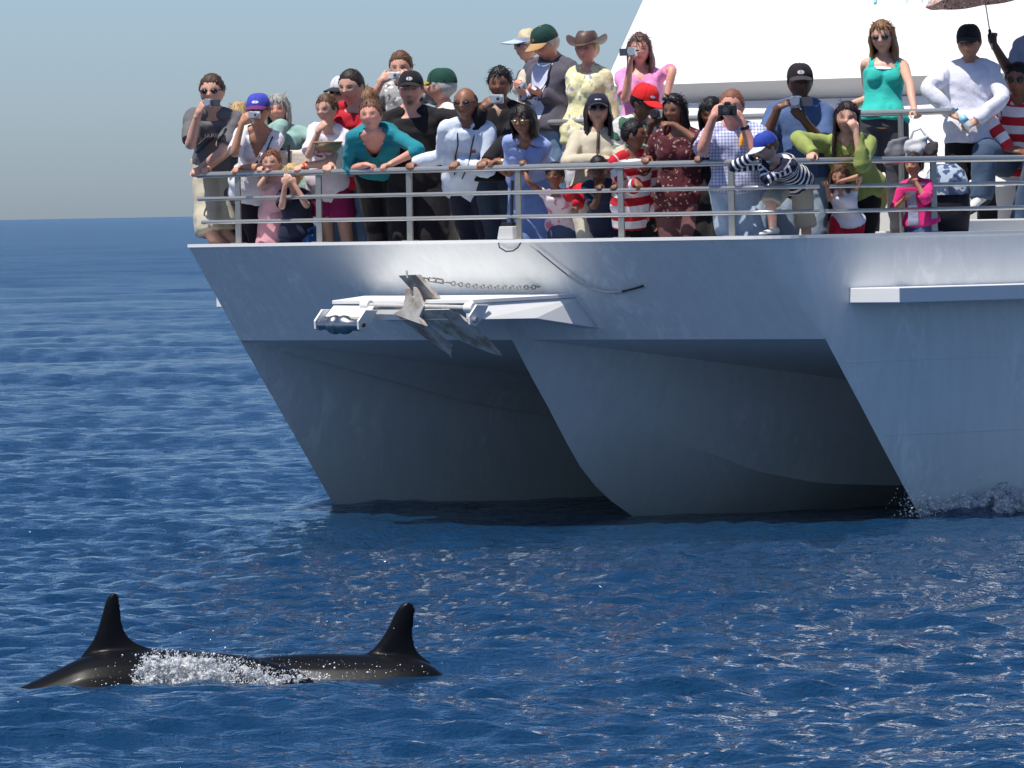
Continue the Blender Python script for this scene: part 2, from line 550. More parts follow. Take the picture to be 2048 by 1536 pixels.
# centre bow
def cb_stem_q(z): return -RAKE*z-.12
CH_S = [0, .6, 1.2, 1.69, 2.24, 3.03, 4.5, 9]
CH_Z = [.85, .695, .46, .276, .165, .12, .09, .08]
KQ = [-.75, -.436, -.28, -.1, .27, .8, 1.6, 9]
KZ = [.85, .40, .24, .10, -.10, -.30, -.42, -.5]
def cbw(s): return 1.3*(1-math.exp(-s/2.6))
cbm = MB()
for s_ in (1, -1):
    rows = []
    ss = np.linspace(0, 1, 34)**1.3*8
    for t_ in np.linspace(0, 1, 10):                    # t=0 top, 1 chine
        zs = 1.52+(.85-1.52)*t_
        row = []
        for s in ss:
            q = cb_stem_q(zs)+s
            ztop = zu(q)+.06+.12*math.exp(-s/.3)
            zc = np.interp(s, CH_S, CH_Z)
            zz_ = ztop+(zc-ztop)*t_
            w = cbw(s)*(1.0+.10*(1-t_))
            row.append(W(s_*w, q, zz_))
        rows.append(row)
    cbm.grid(rows)
    rows = []
    for t_ in np.linspace(0, 1, 9):                     # chine to keel
        row = []
        for s in ss:
            q = -.749+s
            zc = np.interp(s, CH_S, CH_Z); zk = np.interp(q, KQ, KZ)
            w = cbw(s)
            row.append(W(s_*(w*(1-t_)**.9), q, zc+(zk-zc)*(t_**1.1)))
        rows.append(row)
    cbm.grid(rows)
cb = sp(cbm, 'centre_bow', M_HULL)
b = bmesh.new(); b.from_mesh(cb.data); bmesh.ops.remove_doubles(b, verts=b.verts, dist=.0015)
bmesh.ops.recalc_face_normals(b, faces=b.faces); b.to_mesh(cb.data); b.free()
smooth_by_angle(cb, 14)

# bulwark cap, inner bulwark, deck
def edge_line(z, inset, n_aft=3):
    """top outline from starboard aft round the bow to port aft"""
    def ins(pts_):
        pts_ = np.array(pts_); out = []
        for i in range(len(pts_)):
            a = pts_[max(0, i-1)]; c = pts_[min(len(pts_)-1, i+1)]
            d = (c-a)/np.linalg.norm(c-a); nrm_ = np.array([-d[1], d[0]])
            if nrm_ @ (np.array([0, 6.0])-pts_[i]) < 0: nrm_ = -nrm_
            out.append(pts_[i]+nrm_*inset)
        return [tuple(v) for v in out]
    right = ins(plan_row(ZT, 1)); left = list(reversed(ins(plan_row(ZT, -1))[1:]))
    return [W(p, q, z) for p, q in left+right]
cap = MB()
o_, i_ = edge_line(ZT, -.012), edge_line(ZT, .16)
up = np.array([0, 0, .024])
cap.grid([[a, a+up, c+up, c] for a, c in zip(o_, i_)], closed_v=True)
sp(cap, 'bulwark_cap', M_TOPW)
dk = MB()
a1 = edge_line(ZT+.001, .155)
a2 = [P+np.array([QV[0], QV[1], 0])*.42 for P in edge_line(ZD, .155)]
dk.grid([[a, c] for a, c in zip(a1, a2)])
sp(dk, 'bulwark_lining', M_WHITE)
dk = MB()
dk.grid([[W(-p, q, ZD), W(p, q, ZD)] for p, q in [(2.5, -1.0), (2.95, -.8), (3.05, -.4), (3.1, 0), (3.1, 3), (3.1, 12)]])
sp(dk, 'deck', M_DECK)
# raised after part of the foredeck with its own rail
Z2 = 1.99; Q2 = .52
st = MB()
st.box(W(0, Q2+1.3, (ZD+Z2)/2), W(3.0, 0, 0)-W(0, 0, 0), W(0, 1.3, 0)-W(0, 0, 0), (0, 0, (Z2-ZD)/2))
sp(st, 'raised_deck', M_GREYW, bevel=.01)

# -------------------------------------------------------------- guard rails
def rail_path(z, inset=.10):
    return np.array(edge_line(z, inset))
full = rail_path(RAILZ)
def clip_path(path, a, c):
    """part of a path between two picture columns"""
    out = []
    for i in range(len(path)-1):
        for t_ in np.linspace(0, 1, 6, endpoint=False):
            P = path[i]*(1-t_)+path[i+1]*t_
            x, y = project(P)
            if a <= x <= c: out.append(P)
    return out
front_part = full[len(full)//2-16:]            # bow and port side only: the starboard side stays open
def rail_at(x, z=RAILZ, inset=.10):
    """rail point under a picture column"""
    path = rail_path(z, inset); path = path[int(np.argmin([project(P_)[0] for P_ in path])):]
    best = None
    for i in range(len(path)-1):
        xa = project(path[i])[0]; xb = project(path[i+1])[0]
        if xa <= x <= xb:
            t_ = (x-xa)/(xb-xa+1e-9); best = path[i]*(1-t_)+path[i+1]*t_
    if best is None: best = path[0] if x < project(path[0])[0] else path[-1]
    return best
for z, r_, x0 in ((RAILZ, .0245, 386), (2.468, .0160, 396), (2.285, .0160, 399)):
    segs = [(x0, 2300)] if z == RAILZ else [(x0, 1641), (1651, 2300)]
    for a, c in segs:
        rp = rail_path(z); P = clip_path(rp[int(np.argmin([project(P_)[0] for P_ in rp])):], a, c)
        mb = MB(); mb.tube(P[::3]+[P[-1]], r_, 12)
        o = sp(mb, 'guard_rail', M_STEEL, smooth=True)
for k, x in enumerate((475, 637, 818, 1036, 1241, 1462, 1866, 2230)):
    a = rail_at(x)
    e = rail_at(x+20)-rail_at(x-20); e /= np.linalg.norm(e)
    n_ = np.array([-e[1], e[0], 0])
    h0 = ZT+.02
    mb = MB()
    mb.box([a[0], a[1], (h0+RAILZ-.022)/2], e*.029, n_*.008, [0, 0, (RAILZ-.022-h0)/2])
    mb.box([a[0], a[1], h0+.004], e*.06, n_*.035, [0, 0, .006])
    po = sp(mb, 'rail_post', M_POST, bevel=.003)
# black hose pole and junction box at the fourth post
P = rail_at(1022); e = BV
mb = MB(); mb.tube([[P[0], P[1], ZT+.02], [P[0], P[1], ZT+.30], [P[0]+.01, P[1], ZT+.47]], .013, 10)
sp(mb, 'hose_pole', M_BLACK, smooth=True)
P = rail_at(1018)
mb = MB()
ex = np.array([BV[0], BV[1], 0]); ey = np.array([QV[0], QV[1], 0])
c0 = np.array([P[0], P[1], ZT+.025])
lo = [c0-ex*.085-ey*.06, c0+ex*.085-ey*.06, c0+ex*.085+ey*.06, c0-ex*.085+ey*.06]
hi = [c0-ex*.07-ey*.05+[0,0,.1], c0+ex*.07-ey*.05+[0,0,.1], c0+ex*.07+ey*.05+[0,0,.1], c0-ex*.07+ey*.05+[0,0,.1]]
mb.add(lo+hi, [(0,3,2,1),(4,5,6,7),(0,1,5,4),(1,2,6,5),(2,3,7,6),(3,0,4,7)])
sp(mb, 'junction_box', M_GREYW, bevel=.008)
mb = MB(); mb.box(c0+[0,0,.115], ex*.055, ey*.04, [0,0,.014]); sp(mb, 'box_lid', M_BLACK, bevel=.004)
# rail of the raised deck
QR2 = .62
zr2 = at_q(1110, 245, QR2)[2]
pa = (at_q(1040, 246, QR2)[:2]-SHIP_O) @ BV
mb = MB(); mb.tube([W(pa, QR2, zr2), W(3.0, QR2, zr2)], .025, 12); sp(mb, 'raised_rail', M_STEEL, smooth=True)
for x in (1075, 1335, 1560, 1801):
    p = (at_q(x, 240, QR2)[:2]-SHIP_O) @ BV
    mb = MB(); mb.tube([W(p, QR2, Z2), W(p, QR2, zr2-.012)], .021, 12); sp(mb, 'raised_rail_post', M_POST, smooth=True)

# weld seams
for z_ in (1.17, .62):
    row = plan_row(z_, 1)[22:]
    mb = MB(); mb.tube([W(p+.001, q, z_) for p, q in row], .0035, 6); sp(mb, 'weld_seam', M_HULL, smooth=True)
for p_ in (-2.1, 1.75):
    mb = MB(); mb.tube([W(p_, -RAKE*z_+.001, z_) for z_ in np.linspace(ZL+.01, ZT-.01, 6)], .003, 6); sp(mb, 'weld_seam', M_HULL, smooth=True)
# ------------------------------------------------------------------ ledges
for s_ in (1, -1):
    mb = MB()
    w = .58 if s_ > 0 else .50
    A = [(HB-.1, -.80), (HB+w-.02, -.80), (HB+w+.06, 1.2), (HB+w+.1, 12), (HB-.1, 12)]
    mb.prism([W(s_*p, q, 1.605) for p, q in A], (0, 0, .112))
    sp(mb, 'side_ledge', M_WHITE, bevel=.006)

# --------------------------------------------------------- wheelhouse front
QB = 2.75
pb = (at_q(1207, 150, QB)[:2]-SHIP_O) @ BV
zb = at_q(1700, 157, QB)[2]
zb2 = at_q(1700, 196, QB)[2]
mb = MB()      # big sloping brow
top = [(-1) for _ in range(2)]
sl = [(QB, zb), (QB+.42, zb+.62), (QB+.95, zb+1.4)]
mb.grid([[W(pb, q, z), W(pb+.25, q-.05, z), W(0, q-.22, z), W(3.0, q-.05, z), W(3.3, q, z)] for q, z in sl])
mb.grid([[W(pb, q, z), W(pb, q+4, z)] for q, z in sl])
brow = sp(mb, 'brow', M_TOPW, smooth=True)
mb = MB()      # band under it, its shade put into the grey paint
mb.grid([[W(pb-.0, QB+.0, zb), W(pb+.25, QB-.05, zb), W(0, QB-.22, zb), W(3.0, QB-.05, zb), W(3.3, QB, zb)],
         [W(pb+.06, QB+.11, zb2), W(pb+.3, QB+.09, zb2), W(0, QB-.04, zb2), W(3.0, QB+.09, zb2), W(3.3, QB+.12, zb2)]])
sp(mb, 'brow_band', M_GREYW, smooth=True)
mb = MB()      # sloping front below the band
zw = 2.35
mb.grid([[W(pb+.28, QB+.04, zb2), W(0, QB-.06, zb2), W(3.3, QB+.04, zb2)],
         [W(pb+.05, QB-.42, zw), W(0, QB-.62, zw), W(3.3, QB-.42, zw)]])
mb.grid([[W(pb+.28, QB+.04, zb2), W(pb+.28, QB+3, zb2)], [W(pb+.05, QB-.42, zw), W(pb+.05, QB+3, zw)]])
sp(mb, 'cabin_front', M_TOPW, smooth=True)
mb = MB()
mb.grid([[W(pb, QB-.62, zw+.1), W(3.3, QB-.62, zw+.1)], [W(pb, QB-.64, Z2-.4), W(3.3, QB-.64, Z2-.4)]])
sp(mb, 'cabin_sill', M_GREYW)
# the feet of blue letters painted on the brow, cut by the picture's upper edge
M_LET = plain((.30, .58, .72), .5, var=.05)
for i_, (x, dx, w_) in enumerate(((1746, 6, 6), (1812, 2, 2), (1842, 6, 2), (1855, 3, 2))):
    a0 = at_q(x, 7, QB+.35)
    def onbrow(xx, yy):
        P = at_q(xx, yy, QB+.4)
        for _ in range(6):
            z = P[2]; p = (P[:2]-SHIP_O) @ BV
            q = np.interp(z, [s[1] for s in sl], [s[0] for s in sl])-.22*max(0, 1-abs(p)/3.0)-.02
            P = at_q(xx, yy, q)
        return P
    mb = MB(); mb.add([onbrow(x, 5), onbrow(x+w_, 5), onbrow(x+w_+dx, -40), onbrow(x+dx, -40)], [(0, 1, 2, 3)])
    sp(mb, 'letter_stroke', M_LET, brow)
# seats and their white pedestals, lockers along the foot of the raised deck
def seat(p, q, z, w_=.44):
    mb = MB(); mb.box(W(p, q+.2, z-.02), ex*w_/2, ey*.2, [0, 0, .022])
    s1 = sp(mb, 'seat', M_WHITE, bevel=.012)
    mb = MB(); mb.prism([W(p-.1, q+.1, z-.045), W(p+.1, q+.1, z-.045), W(p+.06, q+.12, ZD), W(p-.06, q+.12, ZD)], ey*.18)
    sp(mb, 'pedestal', M_GREYW, s1, bevel=.01)
for p, q in ((2.15, .15), (2.15, 1.0), (2.15, 1.9), (1.1, .2)):
    seat(p, q, 2.12)
for p, q, l_ in ((2.55, -.1, .11), (2.72, 1.25, .5)):
    mb = MB(); mb.box(W(p, q, (ZD+2.2)/2), ex*.06, ey*l_, [0, 0, (2.2-ZD)/2]); sp(mb, 'locker', M_WHITE, bevel=.012)

# --------------------------------------------------- anchor platform and gear
plat = MB()
PQ = -2.10
fl = at_q(664, 601, PQ); fr = at_q(950, 607, PQ)
pfl = (fl[:2]-SHIP_O) @ BV; pfr = (fr[:2]-SHIP_O) @ BV-.02
ZP = fl[2]
bk = at_front(1150, 587); pbk = (bk[:2]-SHIP_O) @ BV; ZPb = bk[2]
qb = -RAKE*ZPb+.05
poly = [W(pfl, PQ, ZP-.03), W(pfr, PQ, ZP-.03), W(pbk, qb, ZPb-.03), W(-1.42, qb, ZPb-.03), W(-1.36, qb-.12, ZPb-.031)]
plat.prism(poly, (0, 0, .03))
plt = sp(plat, 'anchor_platform', M_TOPW, bevel=.004)
mb = MB()      # port arm, deepening towards the hull
sideA = [W(pfr-.008, PQ+.03, ZP-.032), W(pbk-.012, qb, ZPb-.032), W(pbk-.012, qb+.16, ZPb-.27), W((pfr+pbk)/2-.008, (PQ+qb)/2+.03, ZP-.155), W(pfr-.008, PQ+.03, ZP-.15)]
nA = len(sideA); inn = [P-ex*.10 for P in sideA]
outA = [P+ex*(.0 if k_ < 2 else .075) for k_, P in enumerate(sideA)]
mb.add(outA+inn, [tuple(range(nA)), tuple(reversed(range(nA, 2*nA)))]+[(k_, nA+k_, nA+(k_+1) % nA, (k_+1) % nA) for k_ in range(nA)])
sp(mb, 'platform_arm', M_WHITE, plt, bevel=.004)
mb = MB()
mb.prism([W(pfl+.01, PQ+.04, ZP-.032), W(-1.34, qb, ZPb-.032), W(-1.34, qb+.1, ZPb-.2), W(pfl+.01, PQ+.04, ZP-.13)], W(.09, 0, 0)-W(0, 0, 0))
sp(mb, 'platform_arm', M_WHITE, plt, bevel=.004)
mb = MB()      # front beam behind the cross bar
mb.box(W((pfl+.30)/2, PQ+.060, ZP-.092), ex*(.30-pfl)/2, ey*.04, [0, 0, .060]); sp(mb, 'front_beam', M_WHITE, plt, bevel=.004)
mb = MB(); mb.box(W(.36, PQ+.30, ZP-.07), ex*.14, ey*.02, [0, 0, .036]); sp(mb, 'recess_plate', M_WHITE, plt)
mb = MB()      # doubling flange where the arm meets the hull
mb.prism([W(pbk+.004, qb-.06, ZPb-.005), W(pbk+.004, qb+.02, ZPb-.005), W(pbk+.085, qb+.2, ZPb-.275), W(pbk+.085, qb+.12, ZPb-.275)], W(.012, 0, 0)-W(0, 0, 0))
sp(mb, 'arm_flange', M_WHITE, plt)
rl = at_q(727, 611, PQ-.03); rr = at_q(934, 616, PQ-.03)
mb = MB(); mb.tube([rl, rr], .021, 14); M_GALV = plain((.50, .49, .46), .6, metal=.3, var=.2, scale=20, bump=.3)
sp(mb, 'cross_bar', M_GALV, plt, smooth=True)
for P in (rl, rr):
    mb = MB(); mb.tube([P-ex*.005+[0, 0, .0], P-ex*.005-(-ey)*0-[0, 0, 0]+ex*.085], .040, 16)
    sp(mb, 'boss', M_WHITE, plt, smooth=True)
# roller with cheek plates
dl = at_q(641, 649, PQ-.19); dr = at_q(722, 650, PQ-.19)
ax = dr-dl; L = np.linalg.norm(ax)
mb = MB()
mb.lathe([(0, .040), (L*.22, .040), (L*.24, .056), (L*.30, .070), (L*.38, .074), (L*.44, .066), (L*.47, .050), (L*.50, .066), (L*.58, .074), (L*.66, .070), (L*.72, .056), (L*.76, .044), (L, .044)], dl, ax, 28)
ro = sp(mb, 'roller', M_DRUM, plt, smooth=True)
mb = MB(); mb.tube([dl-ax/L*.02, dr+ax/L*.035], .016, 14); sp(mb, 'roller_axle', plain((.10, .09, .07), .5, metal=.6), plt, smooth=True)
def cheek(P, name='cheek_plate', mirror=1):
    mb = MB()
    c = P
    pts_ = [c-ey*.045+[0, 0, -.035], c+ey*.02+[0, 0, -.05], c+ey*.10+[0, 0, .02], c+ey*.16+[0, 0, .11], c+ey*.03+[0, 0, .115], c-ey*.05+[0, 0, .03]]
    mb.prism(pts_, ex*.018)
    return sp(mb, name, M_WHITE, plt, bevel=.004)
cheek(dl-ax/L*.012-ex*.012); cheek(dr+ax/L*.004)
mb = MB()
mb.prism([dl+ey*.14+[0, 0, .14], dr+ey*.14+[0, 0, .14], dr+ey*.05+[0, 0, .06], dl+ey*.05+[0, 0, .06]], ey*.02)
sp(mb, 'roller_bracket', M_WHITE, plt, bevel=.003)
c2 = at_q(945, 640, PQ-.06); cheek(c2); 
mb = MB(); mb.tube([c2-ex*.03, c2+ex*.05], .022, 14); sp(mb, 'pivot_pin', M_STEEL, plt, smooth=True)

# --------------------------------------------------------------- the anchor
def rust_mat():
    mt, t, b = mat('galvanised_anchor')
    tc = N(t, 'ShaderNodeTexCoord')
    n1 = N(t, 'ShaderNodeTexNoise', Scale=7.0, Detail=6.0, Roughness=.65)
    t.links.new(tc.outputs['Object'], n1.inputs['Vector'])
    cr = N(t, 'ShaderNodeValToRGB')
    cr.color_ramp.elements[0].position = .38; cr.color_ramp.elements[0].color = (.33, .26, .20, 1)
    cr.color_ramp.elements[1].position = .56; cr.color_ramp.elements[1].color = (.60, .57, .52, 1)
    t.links.new(n1.outputs['Fac'], cr.inputs[0]); t.links.new(cr.outputs[0], b.inputs['Base Color'])
    b.inputs['Roughness'].default_value = .7; b.inputs['Metallic'].default_value = .15
    bp = N(t, 'ShaderNodeBump', Strength=.4, Distance=.004); t.links.new(n1.outputs['Fac'], bp.inputs['Height'])
    t.links.new(bp.outputs['Normal'], b.inputs['Normal'])
    return mt
M_ANCH = rust_mat()
AQ = PQ-.06
ap = at_q(838, 618, AQ)
anchor = thing('anchor', ap, 'rusty galvanised anchor with two long flukes hanging on the bow platform', 'anchor')
def apart(mb, name, bevel=.003):
    o = mb.build(name, M_ANCH, anchor, origin=ap); add_bevel(o, bevel); return o
def A(x, y, dq=0): return at_q(x, y, AQ+dq)
def F(x, y): return at_q(x, y, AQ+.01+(y-620)/92*.36)
fn = ey*.70+np.array([0, 0, .71])
mb = MB(); mb.prism([A(796, 551, -.03), A(831, 549, -.03), A(873, 597, .10), A(845, 604, .10)], ey*.055); apart(mb, 'shank')
mb = MB(); mb.prism([A(812, 577), A(818, 576), A(822, 594), A(828, 594), A(826, 574), A(832, 575), A(842, 602), A(848, 612), A(838, 634), A(851, 652), A(800, 634), A(786, 627), A(806, 616)], ey*.03); apart(mb, 'crown')
mb = MB(); mb.prism([F(790, 628), F(828, 634), F(846, 652), F(880, 678), F(903, 700), F(907, 712), F(896, 708), F(850, 676), F(815, 650)], fn*.022); apart(mb, 'fluke')
mb = MB(); mb.prism([F(839, 620), F(897, 619), F(945, 652), F(985, 694), F(1003, 713), F(985, 708), F(930, 686), F(880, 662), F(850, 645)], fn*.024); apart(mb, 'fluke')
mb = MB(); mb.prism([F(846, 640), F(870, 660), F(906, 690), F(908, 712), F(880, 680)], fn*-.03); apart(mb, 'fluke_web')
mb = MB(); mb.tube([A(815, 551, -.03)+[0,0,-.02], A(813, 541, -.03)], .008, 8); apart(mb, 'shackle', .001)

# chain and bottlescrew
ca, cz = A(838, 554, .02), at_front(1078, 574, .01)
chain = thing('chain', ca, 'steel lashing chain running from the anchor shank to the white hull', 'chain')
M_CHAIN = plain((.30, .29, .27), .45, metal=.8, var=.2, scale=60)
def cpt(t_):
    P = ca*(1-t_)+cz*t_; P = P.copy(); P[2] -= .035*math.sin(math.pi*t_); return P
def link_mesh(a, c, side, r_=.0052, wd=.015):
    d = c-a; L_ = np.linalg.norm(d); d = d/L_
    s1 = np.cross(d, side); s1 /= np.linalg.norm(s1)
    mid = (a+c)/2; pth = []
    for k in range(16):
        an = 2*math.pi*k/16
        pth.append(mid+d*(math.cos(an)*L_*.60)+s1*(math.sin(an)*wd))
    mb = MB()
    ang = np.linspace(0, 2*math.pi, 6, endpoint=False); pth = np.array(pth)
    tg = np.roll(pth, -1, 0)-np.roll(pth, 1, 0); tg /= np.linalg.norm(tg, axis=1)[:, None]
    nb = np.cross(d, s1)
    rings = [pth[i]+r_*(np.cos(ang)[:, None]*np.cross(tg[i], nb)+np.sin(ang)[:, None]*nb) for i in range(16)]
    mb.grid(np.array(rings), closed_u=True, closed_v=True)
    return mb
mb = MB()
for off in (-.014, .014):
    mb.tube([cpt(.08)+[0, 0, off], cpt(.20)+[0, 0, off]], .006, 8)
for t_ in (.08, .14, .20): mb.tube([cpt(t_)+[0, 0, -.016], cpt(t_)+[0, 0, .016]], .007, 8)
mb.tube([cpt(0), cpt(.08)], .006, 8); mb.tube([cpt(.20), cpt(.27)], .006, 8)
o = mb.build('bottlescrew', M_CHAIN, chain, origin=ca, smooth=True)
nl = 24
for k in range(nl):
    t0 = .27+.73*k/nl; t1 = .27+.73*(k+1)/nl
    side = np.array([0, 0, 1.0]) if k % 2 else ex+ey*.3
    link_mesh(cpt(t0), cpt(t1), side).build('link', M_CHAIN, chain, origin=ca, smooth=True)
# hoses on the front face
hs = [at_front(1060, 489, .03), at_front(1085, 510, .03), at_front(1112, 532, .03), at_front(1136, 551, .03)]
hz = [at_front(1136, 551, .03), at_front(1160, 567, .03), at_front(1185, 578, .03), at_front(1215, 585, .03), at_front(1245, 583, .03)]
he = [at_front(1245, 583, .03), at_front(1265, 578, .03), at_front(1286, 572, .02)]
hose = thing('hose', hs[0], 'thin grey hose drooping down the white bow from the railing', 'hose')
mb = MB(); mb.tube(hs, .0055, 8); mb.build('thin_line', plain((.25, .24, .22), .6), hose, origin=hs[0], smooth=True)
mb = MB(); mb.tube(hz, .0125, 10); mb.build('sleeve', plain((.60, .59, .55), .5), hose, origin=hs[0], smooth=True)
mb = MB(); mb.tube(he, .008, 8); mb.build('tail', M_BLACK, hose, origin=hs[0], smooth=True)
lp = [at_front(997, 486, .03), at_front(999, 495, .03), at_front(1012, 503, .03), at_front(1026, 502, .03), at_front(1036, 495, .03), at_front(1041, 486, .03)]
mb = MB(); mb.tube(lp, .0055, 8)
o = mb.build('cable', M_BLACK, None, smooth=True); tag(o, 'short black cable looped over the bulwark edge below the junction box', 'cable')
# ------------------------------------------------------------------- people
def nrm(v):
    v = np.asarray(v, float); return v/(np.linalg.norm(v)+1e-12)
def gs(x, z, x0, z0, sx, sz):
    return np.exp(-((x-x0)/sx)**2-((z-z0)/sz)**2)
def sphere_dirs(nu, nv):
    th = np.linspace(0, math.pi, nv+1)
    ph = np.linspace(0, 2*math.pi, nu, endpoint=False)
    TH, PH = np.meshgrid(th, ph, indexing='ij')
    return np.sin(TH)*np.sin(PH), -np.sin(TH)*np.cos(PH), np.cos(TH)     # ph=0 is the face side
def skull(dx, dy, dz, sx=1.0):
    x = .352*dx*sx; y = np.where(dy < 0, .40, .43)*dy; z = .5*dz
    lo = smooth01(-z/.5)
    x = x*(1-.34*lo**1.4)
    y = np.where(y > 0, y*(1-.62*smooth01((-z-.02)/.42)), y*(1-.06*lo))
    x = x*(1+.03*np.exp(-((z-.15)/.2)**2))
    return x, y, z
def head_mesh(sx=1.0, nose=1.0, jaw=0.0, chin=1.0):
    dx, dy, dz = sphere_dirs(44, 40)
    x, y, z = skull(dx, dy, dz, sx)
    f = smooth01((-dy-.05)/.4)
    d = (-.085*nose*gs(x, z, 0, -.075, .05, .055)-.05*nose*gs(x, z, 0, .0, .035, .09)
         - .02*(gs(x, z, .12, .10, .09, .03)+gs(x, z, -.12, .10, .09, .03))
         + .045*(gs(x, z, .13, .035, .065, .04)+gs(x, z, -.13, .035, .065, .04))
         - .018*(gs(x, z, .18, -.09, .08, .09)+gs(x, z, -.18, -.09, .08, .09))
         - .030*gs(x, z, 0, -.225, .085, .022)-.028*gs(x, z, 0, -.275, .07, .022)+.022*gs(x, z, 0, -.25, .09, .010)
         + .022*gs(x, z, 0, -.325, .09, .025)-.04*gs(x, z, 0, -.42, .09, .06))
    y = y+f*d
    x = x*(1+jaw*smooth01((-z-.05)/.3)); z = np.where(z < -.3, -.3+(z+.3)*chin, z)
    P = np.stack([x, y, z], -1)
    return P
def grid_faces(a, b, closed=True):
    fs = []
    for i in range(a-1):
        for j in range(b if closed else b-1):
            j2 = (j+1) % b
            fs.append((i*b+j, (i+1)*b+j, (i+1)*b+j2, i*b+j2))
    return fs
def vnoise(P, scale, seed=0):
    """smooth value noise on an array of points"""
    Q = P*scale+seed*17.13
    i = np.floor(Q).astype(np.int64); f = Q-i; f = f*f*(3-2*f)
    def hsh(a, b, c):
        n = (a*374761393+b*668265263+c*2147483647+seed*1013904223) & 0xFFFFFFFF
        n = ((n ^ (n >> 13))*1274126177) & 0xFFFFFFFF
        return ((n ^ (n >> 16)) & 0xFFFF)/65535.0
    out = 0
    for a in (0, 1):
        for b_ in (0, 1):
            for c in (0, 1):
                w = (f[:, 0] if a else 1-f[:, 0])*(f[:, 1] if b_ else 1-f[:, 1])*(f[:, 2] if c else 1-f[:, 2])
                out = out+w*hsh(i[:, 0]+a, i[:, 1]+b_, i[:, 2]+c)
    return out*2-1

# ---- materials of people
def skin_mat(rough=.48):
    key = ('skin', rough)
    if key in _mc: return _mc[key]
    mt, t, b = mat('skin')
    at = N(t, 'ShaderNodeAttribute', attribute_name='tint')
    nz = N(t, 'ShaderNodeTexNoise', Scale=55.0, Detail=3.0)
    tc = N(t, 'ShaderNodeTexCoord'); t.links.new(tc.outputs['Object'], nz.inputs['Vector'])
    mr = N(t, 'ShaderNodeMapRange'); mr.inputs['To Min'].default_value = .86; mr.inputs['To Max'].default_value = 1.12
    t.links.new(nz.outputs['Fac'], mr.inputs['Value'])
    mx = N(t, 'ShaderNodeMix', data_type='RGBA', blend_type='MULTIPLY'); mx.inputs['Factor'].default_value = 1
    t.links.new(at.outputs['Color'], mx.inputs['A']); t.links.new(mr.outputs['Result'], mx.inputs['B'])
    t.links.new(mx.outputs['Result'], b.inputs['Base Color'])
    b.inputs['Roughness'].default_value = rough
    b.inputs['Subsurface Weight'].default_value = .12
    b.inputs['Subsurface Radius'].default_value = (.012, .005, .003)
    _mc[key] = mt
    return mt
